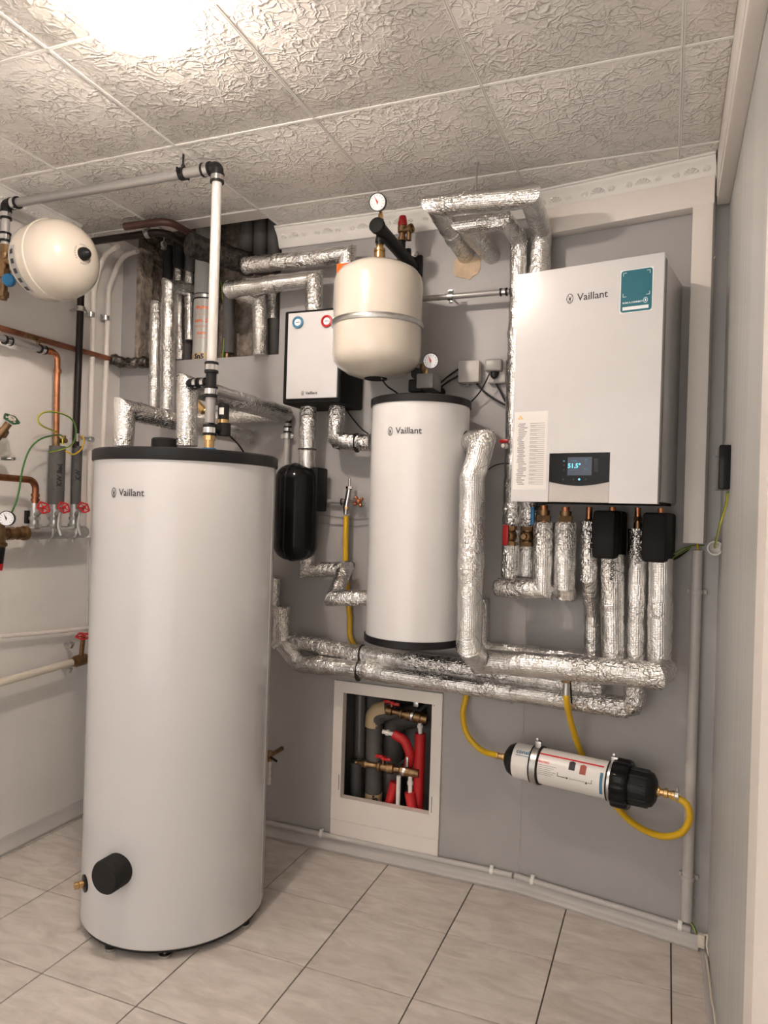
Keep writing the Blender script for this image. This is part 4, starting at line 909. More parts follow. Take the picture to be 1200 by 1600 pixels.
for h in (0.099, 0.351):
    s_ = h - -0.001; c = a + d*(s_/ (dR.dot(d)))
    tt = thing('pipe_clamp', 'steel ring clamp with black rubber on the filter, %s' % ('left' if s_ < .2 else 'right, by the ribbed ring'), 'clamp', c-V((0, 0, .06)))
    mb = MB(); mb.lathe([(fr+.0005, -.016), (fr+.004, -.016), (fr+.004, .016), (fr+.0005, .016)], c, d, 48); part('rubber_lining', mb, 'blackrub', tt)
    mb = MB(); mb.lathe([(fr+.004, -.010), (fr+.0065, -.010), (fr+.0065, .010), (fr+.004, .010)], c, d, 48); part('steel_band', mb, 'steel', tt)
    top = c + (V((0, 0, 1)) - d*d.z).normalized()*(fr+.012); mb = MB(); mb.box(top, (.022, .014, .020), FR, bevel=.003); mb.cyl(top+V((0, 0, .006))-nR*.01, top+V((0, 0, .02))+nR*.016, .004, 8); part('ear_screw', mb, 'steel', tt)
    mb = MB(); mb.cyl(c-nR*(fr+.005), c-nR*.118, .005, 8); part('stud', mb, 'steel', tt)
# fittings and hoses
tt = thing('hose_fitting', 'brass hose tail on the left end of the filter', 'pipe fitting', a-d*.02); mb = MB(); mb.lathe([(.011, -.014), (.014, -.016), (.014, -.026), (.010, -.028), (.010, -.040), (.0125, -.042), (.0125, -.046)], a, d, 12); part('hose_tail', mb, 'brass', tt)
tt = thing('hose_fitting', 'brass hose tail on the right end of the filter', 'pipe fitting', b+d*.03); mb = MB(); mb.lathe([(.016, .028), (.017, .036), (.011, .038), (.011, .048), (.015, .050), (.015, .060), (.010, .062), (.010, .070), (.013, .072), (.013, .080)], b, d, 12); part('hose_tail', mb, 'brass', tt)
mb = MB(); mb.lathe([(.013, .082), (.016, .082), (.016, .092), (.013, .092)], b, d, 16); mb.cyl(b+d*.087+V((0, 0, .014)), b+d*.087+V((0, 0, .026)), .004, 8); part('hose_clip', mb, 'steel', tt)
def hose(label, pts, r, m='yellow', cat='hose', name='hose', seg=12, n=8):
    P = spline(pts, n); mb = MB(); path_tube(mb, P, r, seg); return solo(name, mb, m, label, cat, pts[0])
hose('yellow hose hanging from the chrome tap down behind the pipes to the filter', [(-1.159, 2.530, 1.321), (-1.160, 2.535, 1.211), (-1.160, 2.550, 1.086), (-1.147, 2.563, 0.935), (-1.118, 2.567, 0.812), (-0.894, 2.571, 0.741), (-0.704, 2.573, 0.728), (-0.671, 2.565, 0.680), (-0.675, 2.545, 0.614), (-0.648, 2.515, 0.549), (-0.593, 2.507, 0.504), a-d*.040], .0105)
e_ = b+d*.076
hose('yellow hose looping from the filter right end up to the foil pipe', [e_, (0.036, 2.376, 0.498), (0.076, 2.364, 0.484), (0.086, 2.362, 0.440), (0.061, 2.371, 0.389), (0.003, 2.402, 0.358), (-0.075, 2.456, 0.360), (-0.134, 2.507, 0.390), (-0.204, 2.527, 0.474), (-0.248, 2.527, 0.532), (-0.276, 2.451, 0.647), (-0.286, 2.382, 0.737), (-0.289, 2.377, 0.775)], .0105)
tt = thing('hose_union', 'steel and brass union joining yellow hose to the foil pipe', 'pipe fitting', (-0.289, 2.377, 0.783)); c = V((-0.289, 2.377, 0.789))
mb = MB(); mb.cyl(c-V((0, 0, .022)), c+V((0, 0, .018)), .0115, 14); part('ferrule', mb, 'steel', tt); mb = MB(); mb.box(c+V((0, 0, .026)), (.026, .02, .020), FR, bevel=.002); part('union_nut', mb, 'oldbrass', tt)
mb = MB(); mb.cyl(c+V((.012, 0, .02)), V((-0.275, 2.410, 0.735)), .003, 8); part('drain_key', mb, 'black', tt)

# ============================================================ TAP ON THE WALL
t = thing('wall_tap', 'chrome tap with copper-red handle on the back wall', 'tap', (-1.172, 2.585, 1.374))
c = V((-1.149, 2.535, 1.378)); wpt = V((c.x+.02, YL, c.z)); mb = MB(); top_ = V((-1.146, 2.525, 1.425)); out = V((-1.160, 2.530, 1.355))
mb.cyl(out, top_, .0115, 16); mb.cyl(top_, top_+V((0, 0, .010)), .014, 6); mb.cyl(top_+V((0, 0, .010)), top_+V((0, 0, .032)), .005, 10); ball(mb, top_+V((0, 0, .036)), .0065, 10); part('spout', mb, 'chrome', t)
mb = MB(); mb.cyl(out, out-V((0, 0, .028)), .010, 14); part('hose_ferrule', mb, 'steel', t); mb = MB(); mb.cyl(out+V((0, 0, .004)), out-V((0, 0, .008)), .0125, 8); part('nut', mb, 'brass', t)
k = V((-1.119, 2.565, 1.372)); mb = MB(); mb.cyl(c, k, .010, 12); mb.cyl(V((k.x, k.y, k.z)), V((k.x, YL, k.z)), .014, 14); part('body', mb, 'steel', t)
hd = V((-1.111, 2.535, 1.377)); mb = MB(); ball(mb, hd, .012, 12)
for an in (0, 90, 180, 270): q = V((math.cos(math.radians(an+35)), 0, math.sin(math.radians(an+35)))); mb.cyl(hd, hd+q*.016, .006, 10); ball(mb, hd+q*.017, .0075, 10)
part('cross_handle', mb, 'oldcopper', t)
pipe('water_pipe', 'thin grey pipe feeding the chrome tap from the left', 'pipe', [(-1.373, 2.555, 1.376), (-1.186, 2.555, 1.375)], .0085, 'alupipe')
t = thing('pipe_coupling', 'black press coupling beside the chrome tap', 'pipe fitting', (-1.183, 2.555, 1.375)); coupler(t, V((-1.180, 2.555, 1.375)), (1, 0, 0), .0105, .024)

# ============================================================ WHITE AND GREY COMPOSITE PIPES
PX = V((-1.367, 1.920, 2.423)); z_top = PX.z
x_ = PX.x; y_ = 1.92
t = thing('riser_pipe', 'pale vertical pipe from the big tank up to the ceiling', 'pipe', (x_, y_, TZ))
def zz(v): return None
ZT = 1.803
mb = MB(); mb.cyl((x_, y_, ZT), (x_, y_, z_top-.02), .0160, 24); part('tube', mb, 'whitepipe', t)
mb = MB(); mb.cyl((x_, y_, 1.607), (x_, y_, 1.688), .0160, 24); part('tube', mb, 'alupipe', t)
coupler(t, (x_, y_, 1.784), (0, 0, 1), .0165, .034)
coupler(t, (x_, y_, 1.707), (0, 0, 1), .0165, .034)
coupler(t, (x_, y_, 1.584), (0, 0, 1), .0165, .034)
coupler(t, (x_, y_, z_top-.034), (0, 0, 1), .0165, .030)
mb = MB(); mb.cyl((x_, y_, 1.766), (x_, y_, 1.723), .017, 20); part('tee', mb, 'black', t)
mb = MB(); z0_ = 1.568; mb.cyl((x_, y_, z0_), (x_, y_, z0_-.016), .0195, 8); mb.cyl((x_, y_, z0_-.016), (x_, y_, TZ+.004), .016, 16); part('brass_adapter', mb, 'brass', t)
mb = MB(); R1 = [[V((x_, y_, z)) + V((math.cos(k*2*math.pi/36), math.sin(k*2*math.pi/36), 0))*(.0195+(.0015 if k % 3 else 0)) for k in range(36)] for z in (TZ-.002, TZ+.014)]; mb.rings(R1); part('blue_ring', mb, 'blue', t)
# elbow at the top
mb = MB(); P, kk = fillet([(x_, y_, z_top-.02), (x_, y_, z_top), (x_-.022, y_, z_top)], .014, 6); path_tube(mb, P, .0195, 20); part('elbow', mb, 'black', t)
# horizontal run to the left wall
LX = -2.272; zl = z_top+.001
t = thing('ceiling_pipe', 'grey horizontal pipe hung under the ceiling, running to the left wall', 'pipe', (LX, y_, zl))
mb = MB(); mb.cyl((x_-.02, y_, z_top), (LX+.01, y_, zl), .0160, 24); part('tube', mb, 'alupipe', t)
coupler(t, (x_-.040, y_, z_top), (1, 0, 0), .0165, .032); coupler(t, (LX+.03, y_, zl), (1, 0, 0), .0165, .034)
mb = MB(); P, kk = fillet([(LX+.012, y_, zl), (LX-.012, y_, zl), (LX-.012, y_, zl-.03)], .014, 6); path_tube(mb, P, .0195, 20); part('elbow', mb, 'black', t)
cxx = -1.501
tt = thing('pipe_clamp', 'black-lined clamp on a rod holding the grey pipe under the ceiling', 'clamp', (cxx, y_, z_top)); clamp(tt, (cxx, y_, z_top), (1, 0, 0), .0165, (0, 0, 1), H-.008-z_top, 'black')
lx = LX-.012
t = thing('drop_pipe', 'pale drop pipe with black couplings at the left edge', 'pipe', (lx, y_, 2.25))
mb = MB(); mb.cyl((lx, y_, zl-.03), (lx, y_, 2.266), .0145, 20); part('tube', mb, 'whitepipe', t)
for v_ in (2.386, 2.303): coupler(t, (lx, y_, v_), (0, 0, 1), .0150, .034)
t = thing('vessel_valve', 'brass valve assembly with a blue cap beside the round vessel', 'valve', (lx, y_, 2.05))
z0_ = 2.275
mb = MB(); mb.cyl((lx, y_, z0_), (lx, y_, z0_-.030), .018, 8); mb.cyl((lx, y_, z0_-.03), (lx, y_, z0_-.09), .016, 16); mb.cyl((lx, y_, z0_-.09), (lx, y_, z0_-.12), .021, 8); mb.cyl((lx, y_, z0_-.06), (lx+.075, y_-.005, z0_-.06), .014, 16); mb.cyl((lx+.03, y_, z0_-.06), (lx+.05, y_, z0_-.06), .019, 8); mb.cyl((lx, y_, z0_-.12), (lx, y_, z0_-.2), .013, 14); mb.cyl((lx, y_, z0_-.17), (lx, y_, z0_-.19), .018, 8); mb.cyl((lx, y_, z0_-.06), (XL, y_, z0_-.06), .011, 12); part('valve_body', mb, 'oldbrass', t)
bcap = V((-2.236, 1.900, 2.136)); mb = MB(); mb.lathe([(.017, -.012), (.022, -.010), (.022, .012), (.017, .016), (0, .016)], bcap, (.6, -.8, 0), 12); part('blue_cap', mb, 'blue', t); mb = MB(); mb.cyl(bcap+V((-.03, .03, .006)), bcap, .013, 12); part('cap_neck', mb, 'black', t)

# branch from the tee running back to the wall
zb2 = 1.737; q0 = V((x_, y_, zb2)); q1 = V((-1.450, 1.920, 1.737)); q1.z = zb2; q2 = V((-1.440, 2.550, 1.722)); q3 = V((-1.432, 2.550, 1.670)); q4 = V((-1.435, 2.550, 1.478))
t = thing('branch_pipe', 'grey branch pipe from the pale riser back to the wall and down', 'pipe', q4)
mb = MB(); mb.cyl(q0, q1, .0125, 18); part('stub', mb, 'black', t)
d12 = (q2-q1).normalized(); mb = MB(); P, kk = fillet([q1+V((.015, 0, 0)), q1, q1+d12*.03], .010, 5); path_tube(mb, P, .0150, 18); part('elbow', mb, 'black', t)
mb = MB(); mb.cyl(q1, q2, .0125, 20); part('tube', mb, 'alupipe', t)
for f_ in (.35, .70): coupler(t, q0.lerp(q1, f_), (1, 0, 0), .0125, .022)
mb = MB(); P, kk = fillet([q2-d12*.035, q2, q2-V((0, 0, .035))], .016, 6); path_tube(mb, P, .0150, 18); part('elbow', mb, 'black', t)
mb = MB(); mb.cyl(q2-V((0, 0, .03)), (q2.x, q2.y, q4.z), .0115, 18); part('tube', mb, 'whitepipe', t)
coupler(t, (q2.x, q2.y, q3.z-.008), (0, 0, 1), .012, .026)
tt = thing('pipe_clamp', 'steel clamp below the black elbow near the wall', 'clamp', (q2.x, q2.y, q3.z-.03)); clamp(tt, (q2.x, q2.y, q3.z-.035), (0, 0, 1), .012, (0, 1, 0), .034)

# sensor beside the riser
c = V((-1.351, 1.970, 1.626)); t = thing('flow_sensor', 'black cylindrical sensor with a blank white label beside the pale riser', 'sensor', (c.x, c.y, TZ+.02))
ztop_, zmid, zlow = 1.676, 1.624, 1.572
mb = MB(); mb.lathe([(.016, zmid), (.018, zmid+.001), (.018, ztop_-.003), (.015, ztop_), (0, ztop_)], (c.x, c.y, 0), seg=28); part('housing', mb, 'black', t)
mb = MB(); mb.lathe([(.017, zmid-.012), (.0185, zmid-.012), (.0185, zmid), (.017, zmid)], (c.x, c.y, 0), seg=24); part('copper_ring', mb, 'brass', t)
mb = MB(); mb.cyl((c.x+.004, c.y, zmid-.012), (c.x+.004, c.y, zlow), .021, 24); mb.cyl((c.x, c.y, (zmid+zlow)/2-.006), (x_, y_, (zmid+zlow)/2-.006), .015, 16); part('connector', mb, 'blackrub', t)
part('paper_label', mapshape(oncyl((c.x, c.y), .0186, -1.35, (ztop_+zmid)/2), [[(x-.008, y) for x, y in ((0, -.011), (.004, -.011), (.004, .011), (0, .011))], [(x-.004, y) for x, y in ((0, -.011), (.004, -.011), (.004, .011), (0, .011))], [(x, y) for x, y in ((0, -.011), (.004, -.011), (.004, .011), (0, .011))], [(x+.004, y) for x, y in ((0, -.011), (.004, -.011), (.004, .011), (0, .011))]]), 'paper', t)
hose('thin black sensor cable curling over the tank lid', [(c.x+.01, c.y, zlow+.01), (-1.357, 2.030, 1.572), (-1.344, 2.050, 1.552), (-1.338, 2.080, 1.525)], .003, 'black', 'cable', 'sensor_cable')
t = thing('brass_fitting', 'brass valve glimpsed behind the foil riser on the tank', 'pipe fitting', (-1.607, 2.200, 1.696)); c = V((-1.607, 2.200, 1.701)); mb = MB(); mb.cyl(c+V((-.02, 0, .018)), c+V((.014, 0, -.012)), .016, 8); mb.cyl(c+V((.01, 0, -.008)), c+V((.045, .02, -.012)), .012, 14); part('valve_body', mb, 'brass', t)

# horizontal thin pipe behind the vessel
p0 = V((-0.883, 2.500, 2.129)); p1 = V((-0.540, 2.500, 2.126)); p1.z = p0.z
t = thing('water_pipe', 'thin grey pipe on the wall between the cream vessel and the foil riser', 'pipe', p0)
mb = MB(); mb.cyl(p0, p1, .0105, 20); part('tube', mb, 'alupipe', t); coupler(t, V((-0.560, p0.y, p0.z)), (1, 0, 0), .0105, .026)
tt = thing('pipe_clamp', 'steel clamp on the thin wall pipe right of the cream vessel', 'clamp', V((-0.755, p0.y, p0.z))); clamp(tt, V((-0.755, p0.y, p0.z)), (1, 0, 0), .011, (0, 1, 0), .084)
tt = thing('threaded_rod', 'thin threaded rod hanging from the ceiling to the foil loop', 'rod', (-0.615, 2.287, 2.487)); mb = MB(); c = V((-0.617, 2.286, 2.487)); c.y = 2.27; c.x = -0.610; mb.cyl(c, (c.x, c.y, 2.385), .003, 8); mb.cyl(c, c-V((0, 0, .004)), .008, 12); part('rod', mb, 'steel', tt)

# ============================================================ SMALL WALL GEAR BEHIND THE BUFFER TANK
t = thing('circulation_pump', 'grey cast pump block with pipe stub on the small tank', 'pump', (-0.818, 2.400, 1.769))
c = V((-0.809, 2.400, 1.796)); 
mb = MB(); mb.box((c.x+.014, 2.40, c.z+.002), (.060, .10, .052), bevel=.004); part('housing', mb, 'pump', t)
mb = MB(); mb.box((c.x-.030, 2.42, c.z-.008), (.05, .09, .045), bevel=.006); mb.cyl((c.x-.02, 2.36, c.z+.03), (c.x-.02, 2.46, c.z+.03), .020, 20); part('motor', mb, 'darkfoam', t)
mb = MB(); mb.cyl((c.x+.012, 2.37, c.z+.026), (c.x+.012, 2.37, c.z+.046), .006, 8); part('gauge_fitting', mb, 'brass', t)
gc = V((-0.771, 2.340, 1.863)); gauge(t, gc, (.30, -1, -.18), .0275)
mb = MB(); mb.cyl((c.x-.006, 2.38, c.z+.02), (c.x-.012, 2.40, gc.z), .010, 10); part('elbow_fitting', mb, 'oldbrass', t)
mb = MB(); mb.cyl(V((c.x, 2.42, c.z)), V((c.x, YL, c.z)), .02, 12); part('mount', mb, 'epp', t)
c = V((-0.692, 2.555, 1.863)); t = thing('junction_box', 'square light grey junction box on the wall right of the gauge', 'junction box', c)
mb = MB(); mb.box((c.x, YL-.016, c.z), (.083, .032, .083), bevel=.009, segs=3); part('box', mb, 'pvcgrey', t)
mb = MB(); mb.box((c.x, YL-.036, c.z), (.080, .010, .080), bevel=.004); part('lid', mb, 'pvcgrey', t)
mb = MB(); mb.cyl((c.x-.008, YL-.02, c.z-.040), (c.x-.008, YL-.02, c.z-.050), .006, 10); part('gland', mb, 'inkgrey', t)
c = V((-0.595, 2.565, 1.863)); t = thing('wall_socket', 'grey surface socket with a plug in it beside the junction box', 'socket', c)
mb = MB(); mb.box((c.x+.006, YL-.016, c.z-.002), (.068, .032, .086), bevel=.008, segs=3); part('housing', mb, 'pvcgrey', t)
mb = MB(); mb.box((c.x-.002, YL-.046, c.z+.016), (.062, .030, .044), bevel=.007, segs=3); part('hinged_cover', mb, 'midgrey', t, 'grey hinged cover')
mb = MB(); mb.lathe([(.016, 0), (.014, .018), (.008, .026), (.004, .030)], (c.x, YL-.035, c.z-.006), (0, -.55, -.84), 18); part('plug', mb, 'black', t)
hose('black cable from the junction box down behind the foil riser', [(-0.665, 2.567, 1.820), (-0.634, 2.560, 1.789), (-0.589, 2.555, 1.757), (-0.549, 2.555, 1.735)], .0038, 'black', 'cable', 'power_cable')
hose('black cable from the plug down to the small tank lid', [(-0.607, 2.520, 1.848), (-0.626, 2.525, 1.811), (-0.649, 2.535, 1.779), (-0.681, 2.545, 1.749)], .0026, 'black', 'cable', 'power_cable')
hose('short black cable under the wall socket', [(-0.593, 2.565, 1.819), (-0.576, 2.565, 1.788), (-0.554, 2.555, 1.749)], .0036, 'black', 'cable', 'power_cable')
hose('upper black cable from the pump to the junction box', [(-0.789, 2.485, 1.805), (-0.769, 2.545, 1.848), (-0.737, 2.565, 1.877)], .0036, 'black', 'cable', 'power_cable')
hose('lower black cable from the pump to the junction box', [(-0.798, 2.485, 1.783), (-0.774, 2.545, 1.825), (-0.736, 2.565, 1.853)], .0036, 'black', 'cable', 'power_cable')
hose('thin black cable below the cream vessel', [(-0.894, 2.200, 1.781), (-0.913, 2.300, 1.775), (-0.901, 2.350, 1.763), (-0.885, 2.360, 1.751)], .0028, 'black', 'cable', 'sensor_cable')
hose('thin black cable from the white-fronted box behind the small tank', [(-1.173, 2.525, 1.737), (-1.148, 2.545, 1.697), (-1.107, 2.535, 1.658), (-1.075, 2.525, 1.637)], .0028, 'black', 'cable', 'sensor_cable')
hose('upper thin grey wire across the wall under the tap', [(-1.320, 2.579, 1.324), (-1.212, 2.579, 1.314), (-1.156, 2.579, 1.309), (-1.074, 2.579, 1.314)], .0018, 'inkgrey', 'cable', 'thin_wire')
hose('lower thin grey wire across the wall under the tap', [(-1.319, 2.579, 1.290), (-1.211, 2.579, 1.284), (-1.155, 2.579, 1.281), (-1.073, 2.579, 1.289)], .0018, 'inkgrey', 'cable', 'thin_wire')
hose('thin black wire from the small tank to the red-capped valve', [(-0.638, 2.566, 1.479), (-0.599, 2.559, 1.514), (-0.563, 2.542, 1.525), (-0.519, 2.473, 1.522)], .0020, 'black', 'cable', 'thin_wire')
c = V((-1.158, 2.440, 2.228)); mb = MB(); mb.box(c, (.060, .002, .085), bevel=.0006); solo('warning_tag', mb, 'orange', 'orange paper tag on the foil pipe left of the cream vessel', 'tag', c-V((0, 0, .04)))

# ============================================================ RIGHT END: CASINGS, CONDUITS, DEVICES
c0 = V((0.048, 2.434, 2.327)); ts = 0.555; ts2 = 0.553
mb = MB(); sm_ = (ts+ts2)/2; mb.box(RP(sm_, .030, (1.271+2.327)/2), (.0595, .060, 2.327-1.271), FR, bevel=.002); o = struct('trim_7', mb, 'pvc', label='cream vertical cable casing beside the heating unit')
cs = 0.563
t = thing('conduit', 'pale vertical conduit pipe below the cable casing', 'conduit', RP(cs, .028, .08))
mb = MB(); mb.cyl(RP(cs, .028, .086), RP(cs, .028, 1.249), .0165, 24); part('tube', mb, 'pvcgrey', t)
for z in (1.118, 0.220):
    mb = MB(); mb.lathe([(.017, -.006), (.0195, -.006), (.0195, .006), (.017, .006)], RP(cs, .028, z), (0, 0, 1), 20); mb.box(RP(cs, .008, z), (.056, .012, .012), FR); part('clip', mb, 'pvcgrey', t)
P_ = hose('green and yellow earth wire at the foot of the vertical conduit', [RP(cs+.008, .028, .09), (0.111, 2.454, 0.075), (0.119, 2.452, 0.056)], .0032, 'greenwire', 'cable', 'earth_wire')
# low horizontal conduits
zc1 = 0.042
def conduit(label, a, b, r, clips, ax_, n_, F):
    a = V(a); b = V(b); t = thing('conduit', label, 'conduit', a); mb = MB(); mb.cyl(a, b, r, 20); part('tube', mb, 'pvcgrey', t)
    for c in clips:
        c = a + (b-a).normalized()*((V(c)-a).dot((b-a).normalized())); mb = MB(); mb.lathe([(r+.0003, -.006), (r+.0025, -.006), (r+.0025, .006), (r+.0003, .006)], c, b-a, 20); mb.box(c+V((0, 0, r+.004))-V(n_)*.003, (.014, .014, .010), F, bevel=.002); part('clip', mb, 'ivorycap', t)
    return t
zA = .053
conduit('pale conduit along the back wall above the skirting, left of the joint', (-1.95, YL-.015, zA), (B0.x-.022, YL-.015, zA), .0105, [(-1.244, 2.570, 0.049), (-0.557, 2.570, 0.062)], (1, 0, 0), (0, -1, 0), FI)
conduit('pale conduit along the back wall above the skirting, right of the joint', RP(-.010, .015, zA), RP(cs+.012, .015, zA), .0105, [(-0.408, 2.561, 0.055), (0.073, 2.476, 0.059)], dR, nR, FR)
# corner clip where the cable turns to the floor
t = thing('corner_clip', 'small cream plastic clip in the right floor corner', 'clip', RP(.60, .03, .03)); c = V((0.133, 2.430, 0.048)); mb = MB(); mb.box(c, (.022, .020, .040), FR, bevel=.004); part('body', mb, 'cream', t)
mb = MB(); path_tube(mb, spline([c+V((.008, 0, .02)), c+V((.016, -.01, .024)), c+V((.014, -.02, 0)), c+V((.02, -.03, -.03))], 5), .003, 8); part('hook', mb, 'cream', t)
hose('thin cream cable running along the foot of the right wall', [(0.144, 2.454, 0.010), (0.145, 2.304, 0.045), (0.145, 2.119, 0.066), (0.145, 1.943, 0.097), (.145, 1.5, .03)], .0030, 'cream', 'cable', 'floor_cable')
# black radio module on the right wall
c0 = V((0.150, 2.211, 1.547)); c1 = V((0.150, 2.211, 1.428)); ya = V((0.150, 2.539, 1.506)).y; yb = V((0.150, 1.977, 1.470)).y
t = thing('gateway_box', 'flat black and grey electronic box on the right wall', 'device', (XR, (ya+yb)/2, c1.z))
mb = MB(); mb.box((XR-.014, 2.16, (c0.z+c1.z)/2), (.028, .10, c0.z-c1.z), bevel=.003); part('housing', mb, 'gloss', t)
mb = MB(); mb.box((XR-.0145, 2.235, (c0.z+c1.z)/2), (.029, .055, (c0.z-c1.z)*.98), bevel=.004); part('cover', mb, 'inkgrey', t, 'grey cover')
for k in (0, 1): mb = MB(); mb.box((XR-.030, 2.225+.022*k, c0.z-.022), (.002, .012, .006)); part('status_light', mb, 'teal', t)
rc = V((0.137, 2.419, 1.261))
t = thing('conduit_sleeve', 'open white plastic sleeve end in the right corner', 'conduit', rc)
mb = MB(); ax_ = (V((0, 0, 1.34))-rc); ax_ = V((ax_.x*.2-.10, ax_.y, ax_.z-.1)).normalized(); ro = .021
mb.lathe([(ro-.003, .0), (ro-.003, .035), (ro+.001, .036), (ro+.001, .028), (ro, .026), (ro, -.03), (ro-.003, -.03)], rc, ax_, 32); part('sleeve', mb, 'ivorycap', t)
mb = MB(); mb.lathe([(ro-.004, -.012), (ro-.004, -.010), (0, -.010)], rc, ax_, 24); part('dark_inside', mb, 'inkgrey', t)
mb = MB(); mb.box(rc+V((.014, .02, .008)), (.012, .05, .02), bevel=.003); part('clip', mb, 'ivorycap', t)
hose('green cable from the wall device down into the white sleeve', [(0.145, 2.091, 1.419), (0.145, 2.144, 1.385), (0.130, 2.107, 1.333), rc+ax_*.04+V((0, 0, .012)), rc+ax_*.005], .0030, 'greenwire', 'cable', 'network_cable')
hose('upper green wire from the black foam block to the corner', [(0.019, 2.429, 1.235), (0.045, 2.455, 1.251), (0.075, 2.470, 1.262), (0.108, 2.454, 1.264)], .0022, 'greenwire', 'cable', 'green_wire')
hose('lower green wire from the black foam block to the corner', [(0.016, 2.420, 1.223), (0.042, 2.446, 1.239), (0.071, 2.466, 1.258)], .0022, 'greenwire', 'cable', 'green_wire')
hose('yellow-green wire entering the vertical conduit', [(0.089, 2.443, 1.277), (0.090, 2.458, 1.245)], .0028, 'yellow', 'cable', 'earth_wire')
hose('black cable under the right black foam block', [(0.012, 2.420, 1.215), (0.035, 2.447, 1.227), (0.063, 2.473, 1.251)], .0042, 'black', 'cable', 'power_cable')
# ============================================================ SERVICE OPENING FRAME
yf = YL-.006
t = thing('service_frame', 'cream frame around the open service hatch in the back wall', 'hatch frame', (-.985, YL, .122))
FX0, FX1, FZ0, FZ1 = -1.208, -.762, .122, .669
mb = MB()
for x0, x1, z0, z1 in ((FX0, AX0, FZ0, FZ1), (AX1, FX1, FZ0, FZ1), (AX0, AX1, AZ1, FZ1), (AX0, AX1, FZ0, AZ0)): slab(mb, x0, x1, YL-.012, YL-.0005, z0, z1)
bmesh.ops.remove_doubles(mb.bm, verts=mb.bm.verts, dist=.0001); part('frame', mb, 'pvc', t)
mb = MB(); w = .004
for x0, x1, z0, z1 in ((AX0, AX0+w, AZ0, AZ1), (AX1-w, AX1, AZ0, AZ1), (AX0, AX1, AZ1-w, AZ1), (AX0, AX1, AZ0, AZ0+w)): slab(mb, x0, x1, YL-.012, YL+.022, z0, z1)
part('inner_lip', mb, 'pvc', t)
for x, z in ((AX0-.004, .27), (AX1+.006, .25), (AX1+.004, AZ1-.004)): mb = MB(); slab(mb, x-.001, x+.001, YL-.0128, YL-.011, z-.03 if z < .5 else z-.006, z+.03 if z < .5 else z); part('hinge_slot', mb, 'ink', t)
mb = MB(); slab(mb, FX0, FX1-.0015, YL-.010, YL-.0005, .0985-.045, .1205); solo('cover_strip', mb, 'pvc', 'cream cover strip between hatch frame and skirting', 'cover strip', (-.985, YL, .053))
# pipes inside the hatch
D_ = 'x'
t = thing('foam_lagged_pipe', 'thick grey foam-lagged pipe curving at the top inside the hatch', 'insulated pipe', (-1.069, 2.685, 0.147))
mb = MB(); path_tube(mb, fillet([(-1.071, 2.685, 0.113), (-1.078, 2.685, 0.518), (-0.977, 2.685, 0.557)], .045, 8)[0], .0335, 24); part('foam_sleeve', mb, 'foam', t)
mb = MB(); path_tube(mb, fillet([(-1.080, 2.685, 0.474), (-1.079, 2.685, 0.533), (-1.021, 2.685, 0.551)], .04, 8)[0], .0350, 24); part('tape_wrap', mb, 'tape', t, 'beige tape with a marker letter')
part('marker_letters', text_mesh('G', .028, flat((-1.023, 2.630, 0.519), (.8, 0, -.6), (.6, 0, .8), (0, -1, 0)), bold=.0012), 'ink', t)
mb = MB(); mb.cyl((-1.072, 2.685, 0.162), (-1.071, 2.685, 0.209), .0350, 24); part('tape_wrap', mb, 'tape', t)
part('marker_letters', text_mesh('So', .024, flat((-1.049, 2.645, 0.201), (1, 0, -.1), (0, 0, 1), (0, -1, 0)), bold=.0012), 'ink', t)
pipe('foam_lagged_pipe', 'thinner grey foam pipe at the left inside the hatch', 'insulated pipe', [(-1.163, 2.725, 0.081), (-1.168, 2.725, 0.305)], .026, 'foam')
pipe('steel_pipe', 'pale grey pipe at the back left inside the hatch', 'pipe', [(-1.186, 2.805, 0.060), (-1.194, 2.805, 0.562)], .022, 'alupipe')
mb = MB(); path_tube(mb, fillet([(-1.028, 2.785, 0.083), (-1.041, 2.785, 0.479), (-0.908, 2.785, 0.523)], .06, 8)[0], .050, 24); solo('foam_lagged_pipe', mb, 'foam', 'broad grey foam pipe at the back inside the hatch', 'insulated pipe', (-1.029, 2.785, 0.122))
def brassrow(label, a, b, spec, handle=None):
    a = V(a); b = V(b); d = (b-a).normalized(); L = (b-a).length; t = thing('manifold_valve', label, 'valve', a.lerp(b, .5)); mb = MB()
    prof = [(.008, 0)]
    for f0, f1, r in spec: prof += [(r, f0*L), (r, f1*L)]
    prof.append((.008, L)); mb.lathe(prof, a, d, 16); part('valve_body', mb, 'oldbrass', t)
    if handle:
        h = V(handle); mb = MB(); mb.cyl(h-V((0, 0, .03)), h, .006, 10); part('stem', mb, 'oldbrass', t)
        mb = MB(); mb.box(h+V((-.017, 0, .003)), (.032, .014, .013), bevel=.004); mb.box(h+V((.017, 0, -.003)), (.032, .014, .013), bevel=.004); mb.cyl(h-V((0, 0, .006)), h+V((0, 0, .006)), .010, 12); part('butterfly_handle', mb, 'red', t)
    mb = MB(); c = a.lerp(b, .62); mb.cyl(c, V((c.x, YL+RD, c.z)), .007, 8); part('wall_stud', mb, 'steel', t)
    return t
tv = brassrow('upper brass valve row with a red butterfly handle inside the hatch', (-1.011, 2.645, 0.559), (-0.841, 2.645, 0.544), ((0, .14, .018), (.16, .34, .012), (.36, .40, .021), (.40, .50, .015), (.50, .60, .021), (.62, .68, .013), (.70, .84, .021), (.86, 1, .018)), (-0.990, 2.645, 0.590))
mb = MB(); c = V((-0.886, 2.635, 0.600)); mb.lathe([(.020, -.005), (.023, -.005), (.023, .005), (.020, .005)], V((-0.901, 2.645, 0.551)), (1, 0, -.2), 20); mb.box(c, (.022, .01, .02), bevel=.003); part('clamp', mb, 'steel', tv)
